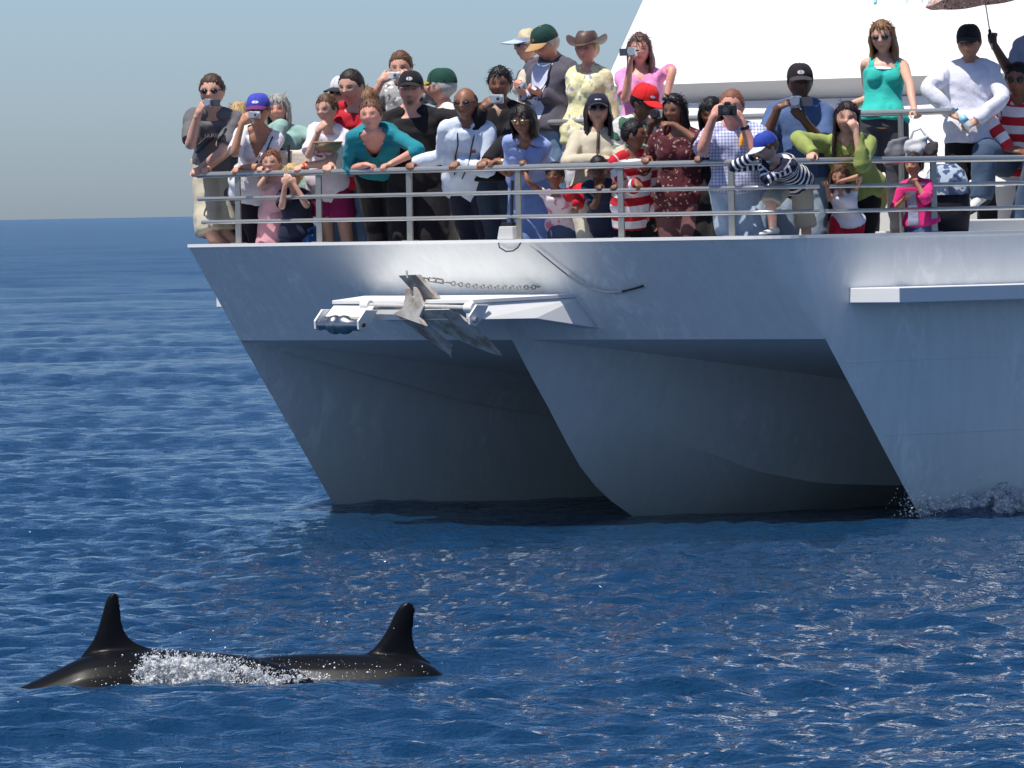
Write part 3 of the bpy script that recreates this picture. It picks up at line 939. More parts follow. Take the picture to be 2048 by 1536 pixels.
def cloth(c1, pat=None, c2=None, c3=None, sc=1.0, rough=.85):
    """woven cloth, plain or patterned; colours are 8-bit sRGB triples"""
    key = ('cloth', c1, pat, c2, c3, sc, rough)
    if key in _mc: return _mc[key]
    def soft(c):
        m_ = sum(c)/3; return srgb(*[m_+(v-m_)*.9 for v in c])
    A_ = soft(c1); B_ = soft(c2) if c2 else A_; C_ = soft(c3) if c3 else B_
    mt, t, b = mat('cloth')
    tc = N(t, 'ShaderNodeTexCoord')
    co = tc.outputs['Object']
    base = N(t, 'ShaderNodeMix', data_type='RGBA'); base.inputs['A'].default_value = A_; base.inputs['B'].default_value = B_
    def wave(vec_scale, src=co):
        pass
    if pat in ('stripe', 'stripe2'):
        at = N(t, 'ShaderNodeAttribute', attribute_name='along')
        mu = N(t, 'ShaderNodeMath', operation='MULTIPLY'); mu.inputs[1].default_value = 1/sc
        t.links.new(at.outputs['Fac'], mu.inputs[0])
        fr = N(t, 'ShaderNodeMath', operation='FRACT'); t.links.new(mu.outputs[0], fr.inputs[0])
        gt = N(t, 'ShaderNodeMath', operation='GREATER_THAN'); gt.inputs[1].default_value = .5 if pat == 'stripe' else .42
        t.links.new(fr.outputs[0], gt.inputs[0]); t.links.new(gt.outputs[0], base.inputs['Factor'])
    elif pat == 'check':
        sx = N(t, 'ShaderNodeSeparateXYZ'); t.links.new(co, sx.inputs[0])
        fs = []
        for ax in ('X', 'Z'):
            mu = N(t, 'ShaderNodeMath', operation='MULTIPLY'); mu.inputs[1].default_value = 1/sc
            t.links.new(sx.outputs[ax], mu.inputs[0])
            fr = N(t, 'ShaderNodeMath', operation='FRACT'); t.links.new(mu.outputs[0], fr.inputs[0])
            gt = N(t, 'ShaderNodeMath', operation='GREATER_THAN'); gt.inputs[1].default_value = .6
            t.links.new(fr.outputs[0], gt.inputs[0]); fs.append(gt)
        ad = N(t, 'ShaderNodeMath', operation='ADD'); t.links.new(fs[0].outputs[0], ad.inputs[0]); t.links.new(fs[1].outputs[0], ad.inputs[1])
        ml = N(t, 'ShaderNodeMath', operation='MULTIPLY'); ml.inputs[1].default_value = .5; t.links.new(ad.outputs[0], ml.inputs[0])
        t.links.new(ml.outputs[0], base.inputs['Factor'])
    elif pat in ('floral', 'dots'):
        vo = N(t, 'ShaderNodeTexVoronoi', Scale=1/sc)
        nd = N(t, 'ShaderNodeTexNoise', Scale=.9/sc, Detail=3.0); t.links.new(co, nd.inputs['Vector'])
        vm = N(t, 'ShaderNodeVectorMath', operation='MULTIPLY_ADD'); vm.inputs[1].default_value = (sc*1.6,)*3
        t.links.new(nd.outputs['Color'], vm.inputs[0]); t.links.new(co, vm.inputs[2]); t.links.new(vm.outputs[0], vo.inputs['Vector'])
        mr = N(t, 'ShaderNodeMapRange'); mr.inputs['From Min'].default_value = .42 if pat == 'floral' else .30; mr.inputs['From Max'].default_value = .34 if pat == 'floral' else .22
        t.links.new(vo.outputs['Distance'], mr.inputs['Value']); t.links.new(mr.outputs['Result'], base.inputs['Factor'])
        if c3:
            m3 = N(t, 'ShaderNodeMix', data_type='RGBA'); m3.inputs['A'].default_value = B_; m3.inputs['B'].default_value = C_
            sp_ = N(t, 'ShaderNodeSeparateColor'); t.links.new(vo.outputs['Color'], sp_.inputs[0])
            gt = N(t, 'ShaderNodeMath', operation='GREATER_THAN'); gt.inputs[1].default_value = .5
            t.links.new(sp_.outputs[0], gt.inputs[0]); t.links.new(gt.outputs[0], m3.inputs['Factor'])
            t.links.new(m3.outputs['Result'], base.inputs['B'])
    elif pat == 'camo':
        nz = N(t, 'ShaderNodeTexNoise', Scale=1/sc, Detail=1.0); t.links.new(co, nz.inputs['Vector'])
        cr = N(t, 'ShaderNodeValToRGB'); cr.color_ramp.interpolation = 'CONSTANT'
        cr.color_ramp.elements[0].color = B_; cr.color_ramp.elements[1].position = .47; cr.color_ramp.elements[1].color = A_
        e = cr.color_ramp.elements.new(.60); e.color = C_
        t.links.new(nz.outputs['Fac'], cr.inputs[0]); t.links.new(cr.outputs[0], base.inputs['A']); base.inputs['Factor'].default_value = 0
    else:
        base.inputs['Factor'].default_value = 0
    nz = N(t, 'ShaderNodeTexNoise', Scale=14.0, Detail=5.0); t.links.new(co, nz.inputs['Vector'])
    mr2 = N(t, 'ShaderNodeMapRange'); mr2.inputs['To Min'].default_value = .82; mr2.inputs['To Max'].default_value = 1.15
    t.links.new(nz.outputs['Fac'], mr2.inputs['Value'])
    mx = N(t, 'ShaderNodeMix', data_type='RGBA', blend_type='MULTIPLY'); mx.inputs['Factor'].default_value = 1
    t.links.new(base.outputs['Result'], mx.inputs['A']); t.links.new(mr2.outputs['Result'], mx.inputs['B'])
    t.links.new(mx.outputs['Result'], b.inputs['Base Color'])
    b.inputs['Roughness'].default_value = rough
    b.inputs['Specular IOR Level'].default_value = .25
    b.inputs['Sheen Weight'].default_value = .08
    n2 = N(t, 'ShaderNodeTexNoise', Scale=26.0, Detail=4.0, Distortion=.6); t.links.new(co, n2.inputs['Vector'])
    bp = N(t, 'ShaderNodeBump', Strength=.35, Distance=.012); t.links.new(n2.outputs['Fac'], bp.inputs['Height'])
    t.links.new(bp.outputs['Normal'], b.inputs['Normal'])
    _mc[key] = mt
    return mt
def hair_mat(c):
    key = ('hair', c)
    if key in _mc: return _mc[key]
    A_ = srgb(*c)
    mt, t, b = mat('hair')
    tc = N(t, 'ShaderNodeTexCoord')
    mp = N(t, 'ShaderNodeMapping'); mp.inputs['Scale'].default_value = (1, 1, .18)
    t.links.new(tc.outputs['Object'], mp.inputs['Vector'])
    nz = N(t, 'ShaderNodeTexNoise', Scale=130.0, Detail=3.0); t.links.new(mp.outputs['Vector'], nz.inputs['Vector'])
    mx = N(t, 'ShaderNodeMix', data_type='RGBA')
    mx.inputs['A'].default_value = [v*.55 for v in A_[:3]]+[1]; mx.inputs['B'].default_value = [min(1, v*1.5) for v in A_[:3]]+[1]
    t.links.new(nz.outputs['Fac'], mx.inputs['Factor']); t.links.new(mx.outputs['Result'], b.inputs['Base Color'])
    b.inputs['Roughness'].default_value = .5
    b.inputs['Specular IOR Level'].default_value = .35
    bp = N(t, 'ShaderNodeBump', Strength=.7, Distance=.006); t.links.new(nz.outputs['Fac'], bp.inputs['Height'])
    t.links.new(bp.outputs['Normal'], b.inputs['Normal'])
    _mc[key] = mt
    return mt
M_LENS = plain((.008, .008, .010), .08, var=.1, spec=.8)

PENDING = []          # meshes waiting for their surface to be joined
def pending(mb, name, material, parent, origin, voxel, smooth_it=3, ratio=.5, post=None):
    o = mb.build(name, material, parent, origin=origin, fix=True)
    r_ = o.modifiers.new('join', 'REMESH'); r_.mode = 'VOXEL'; r_.voxel_size = voxel; r_.use_smooth_shade = True
    if smooth_it:
        s_ = o.modifiers.new('relax', 'SMOOTH'); s_.factor = .5; s_.iterations = smooth_it
    PENDING.append((o, ratio, post))
    return o
def finish_pending():
    global PENDING
    dg = bpy.context.evaluated_depsgraph_get(); dg.update()
    done = []
    for o, ratio, post in PENDING:
        me = bpy.data.meshes.new_from_object(o.evaluated_get(dg), preserve_all_data_layers=False, depsgraph=dg)
        done.append((o, me, ratio, post))
    for o, me, ratio, post in done:
        old = o.data; o.modifiers.clear(); me.name = old.name; o.data = me
        bpy.data.meshes.remove(old)
        if post: post(o, me, True)
        if ratio < 1:
            d_ = o.modifiers.new('thin', 'DECIMATE'); d_.ratio = ratio
    dg = bpy.context.evaluated_depsgraph_get(); dg.update()
    done2 = []
    for o, me, ratio, post in done:
        if ratio < 1:
            done2.append((o, bpy.data.meshes.new_from_object(o.evaluated_get(dg), preserve_all_data_layers=True, depsgraph=dg), post))
        else: done2.append((o, me, post))
    for o, me, post in done2:
        if me is not o.data:
            old = o.data; o.modifiers.clear(); me.name = old.name; o.data = me; bpy.data.meshes.remove(old)
        me.polygons.foreach_set('use_smooth', np.ones(len(me.polygons), bool))
        if post: post(o, me, False)
    PENDING = []
def get_co(me):
    a = np.empty(len(me.vertices)*3, np.float32); me.vertices.foreach_get('co', a); return a.reshape(-1, 3).astype(float)
def get_no(me):
    a = np.empty(len(me.vertices)*3, np.float32); me.vertex_normals.foreach_get('vector', a); return a.reshape(-1, 3).astype(float)

def ik(S, T, a, b, hint):
    d = T-S; L = np.linalg.norm(d)
    if L > (a+b)*.995: k = L/((a+b)*.995); a, b = a*k, b*k
    u = d/L
    x = (a*a-b*b+L*L)/(2*L); y = math.sqrt(max(0, a*a-x*x))
    h = np.asarray(hint)-S; h = h-u*(h @ u); h = nrm(h)
    return S+u*x+h*y
def curve(pts_, n):
    """smooth chain through joint points"""
    P = np.asarray(pts_, float); t_ = np.linspace(0, len(P)-1, n); out = []
    for v in t_:
        i = min(int(v), len(P)-2); f = v-i
        p0 = P[max(i-1, 0)]; p1 = P[i]; p2 = P[i+1]; p3 = P[min(i+2, len(P)-1)]
        k = .35
        m1 = (p2-p0)*k; m2 = (p3-p1)*k
        out.append((2*f**3-3*f**2+1)*p1+(f**3-2*f**2+f)*m1+(-2*f**3+3*f**2)*p2+(f**3-f**2)*m2)
    return np.array(out)
def add_hand(mb, wrist, X, Z, thumb, s, pose):
    """palm and five fingers; X along the fingers, Z the back of the hand"""
    X = nrm(X); Z = nrm(Z-X*(Z @ X)); Y = np.cross(Z, X)*thumb
    def L(x, y, z): return wrist+s*(X*x+Y*y+Z*z)
    rings = []
    for x, w, th in ((-.03, .026, .020), (.0, .029, .019), (.03, .038, .018), (.065, .043, .016), (.095, .042, .013)):
        ang = np.linspace(0, 2*math.pi, 12, endpoint=False)
        rings.append([L(x, w*math.copysign(abs(math.cos(a))**.7, math.cos(a)), th*math.sin(a)) for a in ang])
    o = mb.n
    mb.grid(np.array(rings), closed_v=True)
    mb.f.append(tuple(o+j for j in range(12))); mb.f.append(tuple(o+4*12+j for j in reversed(range(12))))
    curl = {'grip': (48, 62, 40), 'hold': (30, 50, 30), 'rest': (14, 20, 14), 'flat': (6, 10, 8), 'fist': (75, 85, 55)}[pose]
    for k, (y0, ln) in enumerate(((.031, .070), (.0105, .078), (-.0105, .073), (-.031, .058))):
        P = np.array([.088, y0, 0.0]); a = 0; pth = [P.copy()-np.array([.02, 0, 0])*.8, P.copy()]
        fan = (y0/.031)*.10
        for c_, fr in zip(curl, (.45, .30, .25)):
            a += R(c_*(1+.06*k))
            P = P+ln*fr*np.array([math.cos(a)*math.cos(fan), math.cos(a)*math.sin(fan), -math.sin(a)])
            pth.append(P.copy())
        mb.tube([L(*p) for p in pth], np.array([.0095, .0095, .0088, .0080, .0070])*s, 7, round_ends=True)
    bend = {'grip': -.035, 'hold': -.03, 'rest': -.015, 'flat': -.005, 'fist': -.035}[pose]
    mb.tube([L(.012, .022, -.002), L(.040, .046, bend*.4), L(.066, .056, bend*.8), L(.090, .054, bend*1.2)], np.array([.0135, .0115, .0105, .0085])*s, 7, round_ends=True)

TORSO_M = [(-.14, .12, .095), (-.05, .158, .112), (.05, .165, .115), (.22, .155, .112), (.42, .150, .108), (.60, .164, .116), (.76, .178, .116), (.86, .172, .100), (.93, .120, .080), (.985, .070, .062), (1.04, .055, .055)]
TORSO_F = [(-.14, .125, .10), (-.05, .166, .118), (.05, .168, .118), (.22, .145, .105), (.42, .128, .096), (.60, .142, .104), (.76, .154, .105), (.86, .150, .092), (.93, .105, .072), (.985, .060, .055), (1.04, .048, .048)]
def torso_rings(prof, Pv, Nk, A, F, k, grow=0.0, t0=-.14, t1=2, belly=0, bow=.02, skirt=0.0):
    U = nrm(Nk-Pv); L = np.linalg.norm(Nk-Pv)
    A = nrm(A-U*(A @ U)); Fw = nrm(F-U*(F @ U)-A*(F @ A))
    ang = np.linspace(0, 2*math.pi, 26, endpoint=False); rings = []
    ts = [p[0] for p in prof]
    tt = [t_ for t_ in np.linspace(-.14, 1.04, 20) if t0 <= t_ <= t1]
    if t0 < -.14: tt = [t0, (t0-.14)/2]+tt
    for t_ in tt:
        a = np.interp(t_, ts, [p[1] for p in prof])*k+grow; b_ = np.interp(t_, ts, [p[2] for p in prof])*k+grow
        sk_ = skirt*(1-smooth01((t_-.05)/.25)); a += sk_; b_ += sk_
        if t_ < -.08 and t0 <= -.14: a = max(a, .160*k+grow+skirt); b_ = max(b_, .114*k+grow+skirt)
        c = Pv+U*(L*t_)-Fw*bow*math.sin(math.pi*np.clip(t_, 0, 1))*.6
        fb = belly*math.exp(-((t_-.28)/.24)**2)
        ring = []
        for an in ang:
            ca, sa = math.cos(an), math.sin(an)
            bb = b_+(fb if sa > 0 else 0)
            ring.append(c+A*a*math.copysign(abs(ca)**.86, ca)+Fw*bb*math.copysign(abs(sa)**.86, sa))
        rings.append(ring)
    return np.array(rings), U, A, Fw
def closed_loft(mb, rings):
    o = mb.n; n, m_ = rings.shape[:2]
    mb.grid(rings, closed_v=True)
    mb.f.append(tuple(o+j for j in range(m_))); mb.f.append(tuple(o+(n-1)*m_+j for j in reversed(range(m_))))

def rot(axis, a):
    return np.array(Matrix.Rotation(a, 3, Vector(axis)))
SKINS = {'fair': (212, 164, 142), 'pink': (220, 158, 138), 'tan': (192, 140, 112), 'brown': (136, 92, 70), 'dark': (104, 70, 54)}

def wrinkle(amp, seed, fine=1.0):
    def post(o, me, first):
        if not first: return
        P = get_co(me); Nn = get_no(me)
        Q = P.copy(); Q[:, 2] *= 1.5
        warp = np.stack([vnoise(P, 5, seed+1), vnoise(P, 5, seed+2), vnoise(P, 5, seed+3)], 1)*.07
        d = vnoise(Q+warp, 11*fine, seed)
        ridge = 1-np.abs(vnoise(P*np.array([1, 1, .55])+warp*1.6, 15*fine, seed+5))*2
        P = P+Nn*(amp*(.6*d+.75*ridge*np.abs(vnoise(P, 4, seed+9))))[:, None]
        me.vertices.foreach_set('co', P.astype(np.float32).reshape(-1)); me.update()
    return post
def chain_posts(*ps):
    def post(o, me, first):
        for p in ps:
            if p: p(o, me, first)
    return post

_pid = [0]
def person(label, head, chin, back, hips=None, hip_back=None, floor=None, h=1.72, sex='m', yaw=0, turn=0, nod=0, tilt=0, skin='fair',
           hair=None, arms=None, top=None, legs=None, build=1.0, belly=0, hat=None, shades=None, extras=(), headscale=1.0, depth=None, lips=1.0, goatee=0, group='people on the foredeck'):
    """head=(x, top y) and chin y in photo pixels, back = metres behind the rail along the line of sight"""
    _pid[0] += 1; seed = _pid[0]
    rY = rail_at(head[0])[1] if depth is None else depth
    Y = rY+back
    floor = ZD if floor is None else floor
    top_, ch_ = at_y(head[0], head[1], Y), at_y(head[0], chin, Y)
    hh = h*.146*headscale
    C = (top_+ch_)/2 if chin-head[1] > 40 else top_-np.array([0, 0, hh*.5])
    ps = R(yaw); F = np.array([-math.sin(ps), -math.cos(ps), 0]); A = np.array([math.cos(ps), -math.sin(ps), 0])
    k = h/1.75*build
    kl = h/1.75
    # head frame
    hy = R(yaw+turn)
    Fh = np.array([-math.sin(hy), -math.cos(hy), 0]); Ah = np.array([math.cos(hy), -math.sin(hy), 0])
    Rm = rot(Ah, R(nod)) if True else None
    Fh2 = Rm @ Fh; Uh = Rm @ np.array([0, 0, 1.0])
    if Fh2[2] > 0 and nod > 0: Rm = rot(Ah, -R(nod)); Fh2 = Rm @ Fh; Uh = Rm @ np.array([0, 0, 1.0])
    if Fh2[2] < 0 and nod < 0: Rm = rot(Ah, -R(nod)); Fh2 = Rm @ Fh; Uh = Rm @ np.array([0, 0, 1.0])
    Rt = rot(Fh2, R(tilt)); Ah2 = Rt @ Ah; Uh = Rt @ Uh
    HM = np.stack([Ah2, -Fh2, Uh], 1)
    sxh = (.97 if sex == 'f' else 1.0)*random.uniform(.95, 1.06)
    Nk = C-Uh*hh*.50-Fh2*hh*.10-np.array([0, 0, 1.0])*hh*.10
    TL = .295*h
    hx = hips if hips is not None else head[0]
    hb = back if hip_back is None else hip_back
    Pv = at_y(hx, 400, rY+hb)
    dxy = Pv[:2]-Nk[:2]; dl = np.linalg.norm(dxy)
    if dl > TL*.93: Pv[:2] = Nk[:2]+dxy/dl*TL*.93; dl = TL*.93
    Pv[2] = Nk[2]-math.sqrt(TL*TL-dl*dl)
    root_loc = np.array([Pv[0], Pv[1], floor])
    root = thing('person', root_loc, label, 'person', group)
    prof = TORSO_M if sex == 'm' else TORSO_F
    rings, U, At, Ft = torso_rings(prof, Pv, Nk, A, F, k*(.97 if not top or top.get('sleeve') == 'none' else .90))
    # ----- body: torso, neck, head, arms, hands, legs joined to one surface
    bm_ = MB()
    closed_loft(bm_, rings)
    bm_.tube([Nk-U*.05*k, Nk, C-Uh*hh*.25+(-Fh2)*hh*-.02], np.array([.062, .052, .050])*k*(1 if sex == 'm' else .86), 12, round_ends=True)
    trap = (.050 if sex == 'm' else .040)*k
    for s_ in (-1, 1):
        Sx = Pv+U*TL*.875+At*s_*(.164 if sex == 'm' else .142)*k
        bm_.tube([Nk+U*.045*k-Ft*.005, Nk*.55+Sx*.45+U*.010*k, Sx+U*.004], np.array([trap*.75, trap*.95, trap]), 10, round_ends=True)
    fr_ = np.random.default_rng(seed*7+1); HP = head_mesh(sxh, fr_.uniform(.8, 1.35), fr_.uniform(-.06, .16) if sex == 'm' else fr_.uniform(-.10, .06), fr_.uniform(.85, 1.12))
    hv = HP.reshape(-1, 3)*hh
    bm_.add(hv @ HM.T+C, grid_faces(*HP.shape[:2]))
    for s_ in (-1, 1):
        bm_.ellipsoid(C+HM @ (np.array([s_*.335*sxh, .03, -.01])*hh), .035*hh, .075*hh, .125*hh, HM, 10, 6)
    sw = (.164 if sex == 'm' else .142)*k
    ua, fa = .172*h, .150*h
    if sex == 'f' and h > 1.4:
        for s_ in (-1, 1):
            bm_.ellipsoid(Pv+U*TL*.64+Ft*.062*k+At*s_*.066*k, .055*k, .048*k, .055*k, np.stack([At, Ft, U], 1), 10, 7)
    limbs = {}
    for side, spec in (arms or {}).items():
        s_ = -1 if side == 'l' else 1
        S = Pv+U*TL*.875+At*s_*sw
        kind = spec.get('hand', 'rest')
        tgt = spec['at']
        if 'rail' in spec: pass
        hint = spec.get('elbow')
        if hint is None: hint = S+At*s_*.25-np.array([0, 0, .5])-Ft*.12
        hs_ = .96*kl*spec.get('hs', 1.0)*(1.0 if sex == 'm' else .92)
        X = spec.get('dir'); Z = spec.get('backdir')
        if X is None: X = nrm(tgt-np.asarray(hint))
        X = nrm(X)
        wrist = tgt-X*.075*hs_
        E = ik(S, wrist, ua, fa, hint)
        if Z is None: Z = np.array([0, 0, 1.0]) if abs(X[2]) < .8 else Ft
        bm_.tube(curve([S-At*s_*.05*k, S, (S+E)/2, E, (E+wrist)/2, wrist+X*.02*hs_], 22),
                 np.interp(np.linspace(0, 5, 22), [0, 1, 2, 3, 3.6, 5], np.array([.050, .053, .046, .039, .041, .026])*kl*(build*.5+.5)*(1 if sex == 'm' else .86)), 12, round_ends=True)
        th = 1.0 if s_ < 0 else -1.0
        add_hand(bm_, wrist, X, np.asarray(Z, float), th*spec.get('flip', 1), hs_, kind)
        limbs[side] = (S, E, wrist)
    for side in ('l', 'r'):
        if side not in limbs:       # arm hanging at the side
            s_ = -1 if side == 'l' else 1
            S = Pv+U*TL*.875+At*s_*sw
            E = S+At*s_*.05-np.array([0, 0, ua*.98])-Ft*.03; wr = E-np.array([0, 0, fa*.97])+Ft*.05
            limbs[side] = (S, E, wr)
            bm_.tube(curve([S-At*s_*.05*k, S, (S+E)/2, E, (E+wr)/2, wr], 22),
                     np.interp(np.linspace(0, 5, 22), [0, 1, 2, 3, 3.6, 5], np.array([.050, .053, .046, .039, .041, .026])*kl*(1 if sex == 'm' else .86)), 12, round_ends=True)
            add_hand(bm_, wr, np.array([0, 0, -1.0])+Ft*.1, At*s_, 1.0 if s_ < 0 else -1.0, .95*kl, 'rest')
    # legs
    legs = legs or {}
    leglines = []
    for s_ in (-1, 1):
        Hj = Pv+At*s_*.088*k-np.array([0, 0, .02])
        custom = legs.get('l' if s_ < 0 else 'r')
        if custom: Kn, An = custom
        else:
            An = np.array([Hj[0]+A[0]*s_*.03, Hj[1]+A[1]*s_*.03, floor+.08])-F*.02
            An = An+legs.get('step', 0)*s_*F*.12
            qa = (An[:2]-SHIP_O) @ QV; pa_ = (An[:2]-SHIP_O) @ BV
            An[:2] = SHIP_O+QV*max(qa, -.93)+BV*min(max(pa_, -2.95), 2.8)
            mid = (Hj+An)/2; need = .49*h; L = np.linalg.norm(Hj-An)
            off = math.sqrt(max(0, (need/2)**2-(L/2)**2))*.9
            Kn = mid+F*min(off, .25)
            qk = (Kn[:2]-SHIP_O) @ QV; lim = -RAKE*Kn[2]+.24
            if qk < lim: Kn[:2] = Kn[:2]+QV*(lim-qk)
        leglines.append((Hj, Kn, An))
        if legs.get('kind') in ('shorts', 'skirt', 'bare'):
            pth = curve([Hj, (Hj+Kn)/2, Kn, (Kn+An)/2, An], 20)
            bm_.tube(pth, np.interp(np.linspace(0, 4, 20), [0, 1, 2, 2.6, 4], np.array([.085, .072, .055, .054, .036])*k), 12, round_ends=True)
            bm_.ellipsoid(An-np.array([0, 0, .045])+F*.06, .045*k, .11*k, .038*k, np.stack([A, F, np.array([0, 0, 1.0])], 1), 10, 6)
    sk = np.array(srgb(*SKINS[skin])[:3])
    hc = np.array(srgb(*hair[1])[:3]) if hair else sk*.5
    def paint(o, me, first):
        if first: return
        P = (get_co(me)+root_loc-C) @ HM/hh
        x, y, z = P[:, 0], P[:, 1], P[:, 2]
        col = np.tile(sk, (len(P), 1))
        fr = smooth01((-y-.12)/.12)*(np.abs(z) < .6)
        def mixc(mask, c, a):
            nonlocal col
            w = (mask*fr*a)[:, None]; col = col*(1-w)+np.asarray(c)*w
        mixc(gs(x, z, .19, -.1, .1, .09)+gs(x, z, -.19, -.1, .1, .09), sk*np.array([1.1, .78, .76]), .5)
        mixc(gs(x, z, 0, -.08, .06, .06), sk*np.array([1.1, .8, .78]), .4)
        if sex == 'm': mixc(smooth01((-z-.14)/.12)*(1-gs(x, z, 0, -.25, .1, .03)), sk*.72, .45)
        if goatee: mixc(gs(x, z, 0, -.37, .13, .1)+gs(x, z, 0, -.2, .13, .022), hc, .9)
        mixc(np.minimum(1, 1.2*gs(x, z, 0, -.25, .095, .032)), sk*np.array([.85, .45, .45])*lips, .8)
        mixc(gs(x, z, 0, -.25, .085, .010), sk*.25, .6)
        for s_ in (-1, 1):
            mixc(np.minimum(1, 1.3*gs(x, z, s_*.135, .035, .075, .034)), sk*.50, .6)
            mixc(np.minimum(1, 1.4*gs(x, z, s_*.135, .030, .046, .016)), sk*.10, .9)
            mixc(np.minimum(1, 1.3*gs(x, z, s_*.145, .112, .085, .018)), np.minimum(hc*.8, sk*.6), .8)
        a = me.color_attributes.new('tint', 'FLOAT_COLOR', 'POINT')
        a.data.foreach_set('color', np.concatenate([np.clip(col, 0, 1), np.ones((len(col), 1))], 1).astype(np.float32).reshape(-1))
    body = pending(bm_, 'body', skin_mat(), root, root_loc, .0076 if h > 1.4 else .0064, 2, .30, paint)
    # ----- clothes
    def along_post(o, me, first):
        if first: return
        P = get_co(me)+root_loc
        best = np.full(len(P), 1e9); val = np.zeros(len(P))
        segs = [(Pv-U*.3, Nk, 0.0, .10)]
        for sd in ('l', 'r'):
            S, E, wv = limbs[sd]
            segs += [(S, E, .02, .0), (E, wv, .02+ua, .0)]
        for a, b_, off, slack in segs:
            d = b_-a; L = np.linalg.norm(d); t_ = np.clip(((P-a) @ d)/L/L, 0, 1)
            dist = np.linalg.norm(P-(a+t_[:, None]*d), axis=1)-slack*k
            w = dist < best; best[w] = dist[w]; val[w] = (t_*L+off)[w]
        at = me.attributes.new('along', 'FLOAT', 'POINT'); at.data.foreach_set('value', val.astype(np.float32))
    if top:
        sm = MB()
        g_ = top.get('ease', .014)
        tr, _, _, _ = torso_rings(prof, Pv, Nk, A, F, k, g_, top.get('hem', -.14), top.get('neck', .985 if top.get('collar') else .955), belly, skirt=.024)
        if top.get('flare'):
            n0 = len(tr)
            for i in range(n0):
                w = max(0, 1-i/(n0*.45)); c = tr[i].mean(0); tr[i] = c+(tr[i]-c)*(1+top['flare']*w)
        closed_loft(sm, tr)
        if sex == 'f' and h > 1.4:
            for s_ in (-1, 1):
                sm.ellipsoid(Pv+U*TL*.645+Ft*.080*k+At*s_*.066*k, .070*k, .058*k, .072*k, np.stack([At, Ft, U], 1), 12, 8)
        sl_ = top.get('sleeve', 'short')
        if sl_ != 'none':
            for s_ in (-1, 1):
                Sx = Pv+U*TL*.875+At*s_*sw
                sm.tube([Nk*.62+Sx*.38+U*.012*k, Nk*.35+Sx*.65+U*.010*k, Sx+U*.004], np.array([trap*.95, trap*1.0, trap*1.05])+g_*.4, 10, round_ends=True)
        for sd in ('l', 'r'):
            s_ = -1 if sd == 'l' else 1
            S, E, wv = limbs[sd]
            if sl_ == 'none': continue
            r0 = np.array([.050, .054, .050, .045, .045, .034])*kl*(build*.5+.5)*(1 if sex == 'm' else .88)+top.get('loose', .004)
            pth = curve([S-At*s_*.05*k, S, (S+E)/2, E, (E+wv)/2, wv], 26)
            rr_ = np.interp(np.linspace(0, 5, 26), np.arange(6), r0)
            n_ = {'short': 14, 'half': 19, 'long': 26, 'cap': 9}[sl_]
            rr_ = rr_[:n_].copy()
            if sl_ == 'short': rr_[-4:] += np.array([.002, .005, .009, .012])*kl
            sm.tube(pth[:n_], rr_, 14)
        if top.get('hood'): sm.ellipsoid(Nk-Ft*.07, .10, .06, .08, np.stack([At, Ft, U], 1))
        def cut_neck(o, me, first):
            if not first or not top.get('vneck'): return
            w_, dp = top['vneck']; dp *= k; w_ *= k
            b = bmesh.new(); b.from_mesh(me); kill = []
            v0 = TL*.97
            for f in b.faces:
                c = np.array(f.calc_center_median())+root_loc-Pv
                u, v, d_ = c @ At, c @ U, c @ Ft
                if d_ > .0 and v > v0-dp and abs(u) < w_*(v-(v0-dp))/dp+.002: kill.append(f)
            bmesh.ops.delete(b, geom=kill, context='FACES'); b.to_mesh(me); b.free()
        shirt = pending(sm, top.get('name', 'shirt'), top['mat'], root, root_loc, .0100 if h > 1.4 else .0080, 3, .42,
                        chain_posts(wrinkle(top.get('fold', .014), seed, top.get('fine', 1.0)), cut_neck, along_post if top.get('stripes') else None))
        if top.get('collar'):
            cm = MB(); cr = []
            for t_, rr0 in ((.93, .083), (.99, .068), (1.035, .066), (1.0, .080), (.94, .098)):
                ring = []
                for an in np.linspace(0, 2*math.pi, 22, endpoint=False):
                    ca, sa = math.cos(an), math.sin(an)
                    drop = max(0, sa)**6*.05
                    ring.append(Pv+U*(TL*t_-drop)+At*(rr0*k*1.02)*ca+Ft*(rr0*k*.98)*sa)
                cr.append(ring)
            cm.grid(np.array(cr), closed_v=True)
            cm.build('collar', top.get('collar_mat', top['mat']), root, origin=root_loc, smooth=True)
    if legs.get('mat'):
        pm = MB(); kd = legs.get('kind', 'trousers')
        e_ = legs.get('ease', .012)
        tr, _, _, _ = torso_rings(prof, Pv, Nk, A, F, k, e_, -.14, legs.get('rise', .16), belly*.6)
        closed_loft(pm, tr)
        if kd in ('skirt', 'dress', 'sari'):
            lo_ = legs.get('len', .42)*h; rings2 = []
            for t_ in np.linspace(0, 1, 10):
                c = Pv+np.array([0, 0, -1.0])*lo_*t_+U*.02*(1-t_)
                fl = 1+legs.get('flare', .3)*t_
                ring = []
                for an in np.linspace(0, 2*math.pi, 30, endpoint=False):
                    rip = 1+.06*t_*math.sin(an*7+seed)
                    ring.append(c+A*(.172*k+e_)*fl*rip*math.cos(an)+F*(.130*k+e_)*fl*rip*math.sin(an))
                rings2.append(ring)
            closed_loft(pm, np.array(rings2))
        else:
            for (Hj, Kn, An) in leglines:
                pth = curve([Hj+np.array([0, 0, .05]), (Hj+Kn)/2, Kn, (Kn+An)/2, An], 24)
                lo = e_+legs.get('loose', .008)
                rr_ = np.interp(np.linspace(0, 4, 24), [0, 1, 2, 3, 4], np.array([.096, .086, .066, .060, .054])*k)+lo
                if kd == 'shorts':
                    cut = legs.get('cut', 12); pth = pth[:cut]; rr_ = rr_[:cut]; rr_[-3:] += .010
                pm.tube(pth, rr_, 14)
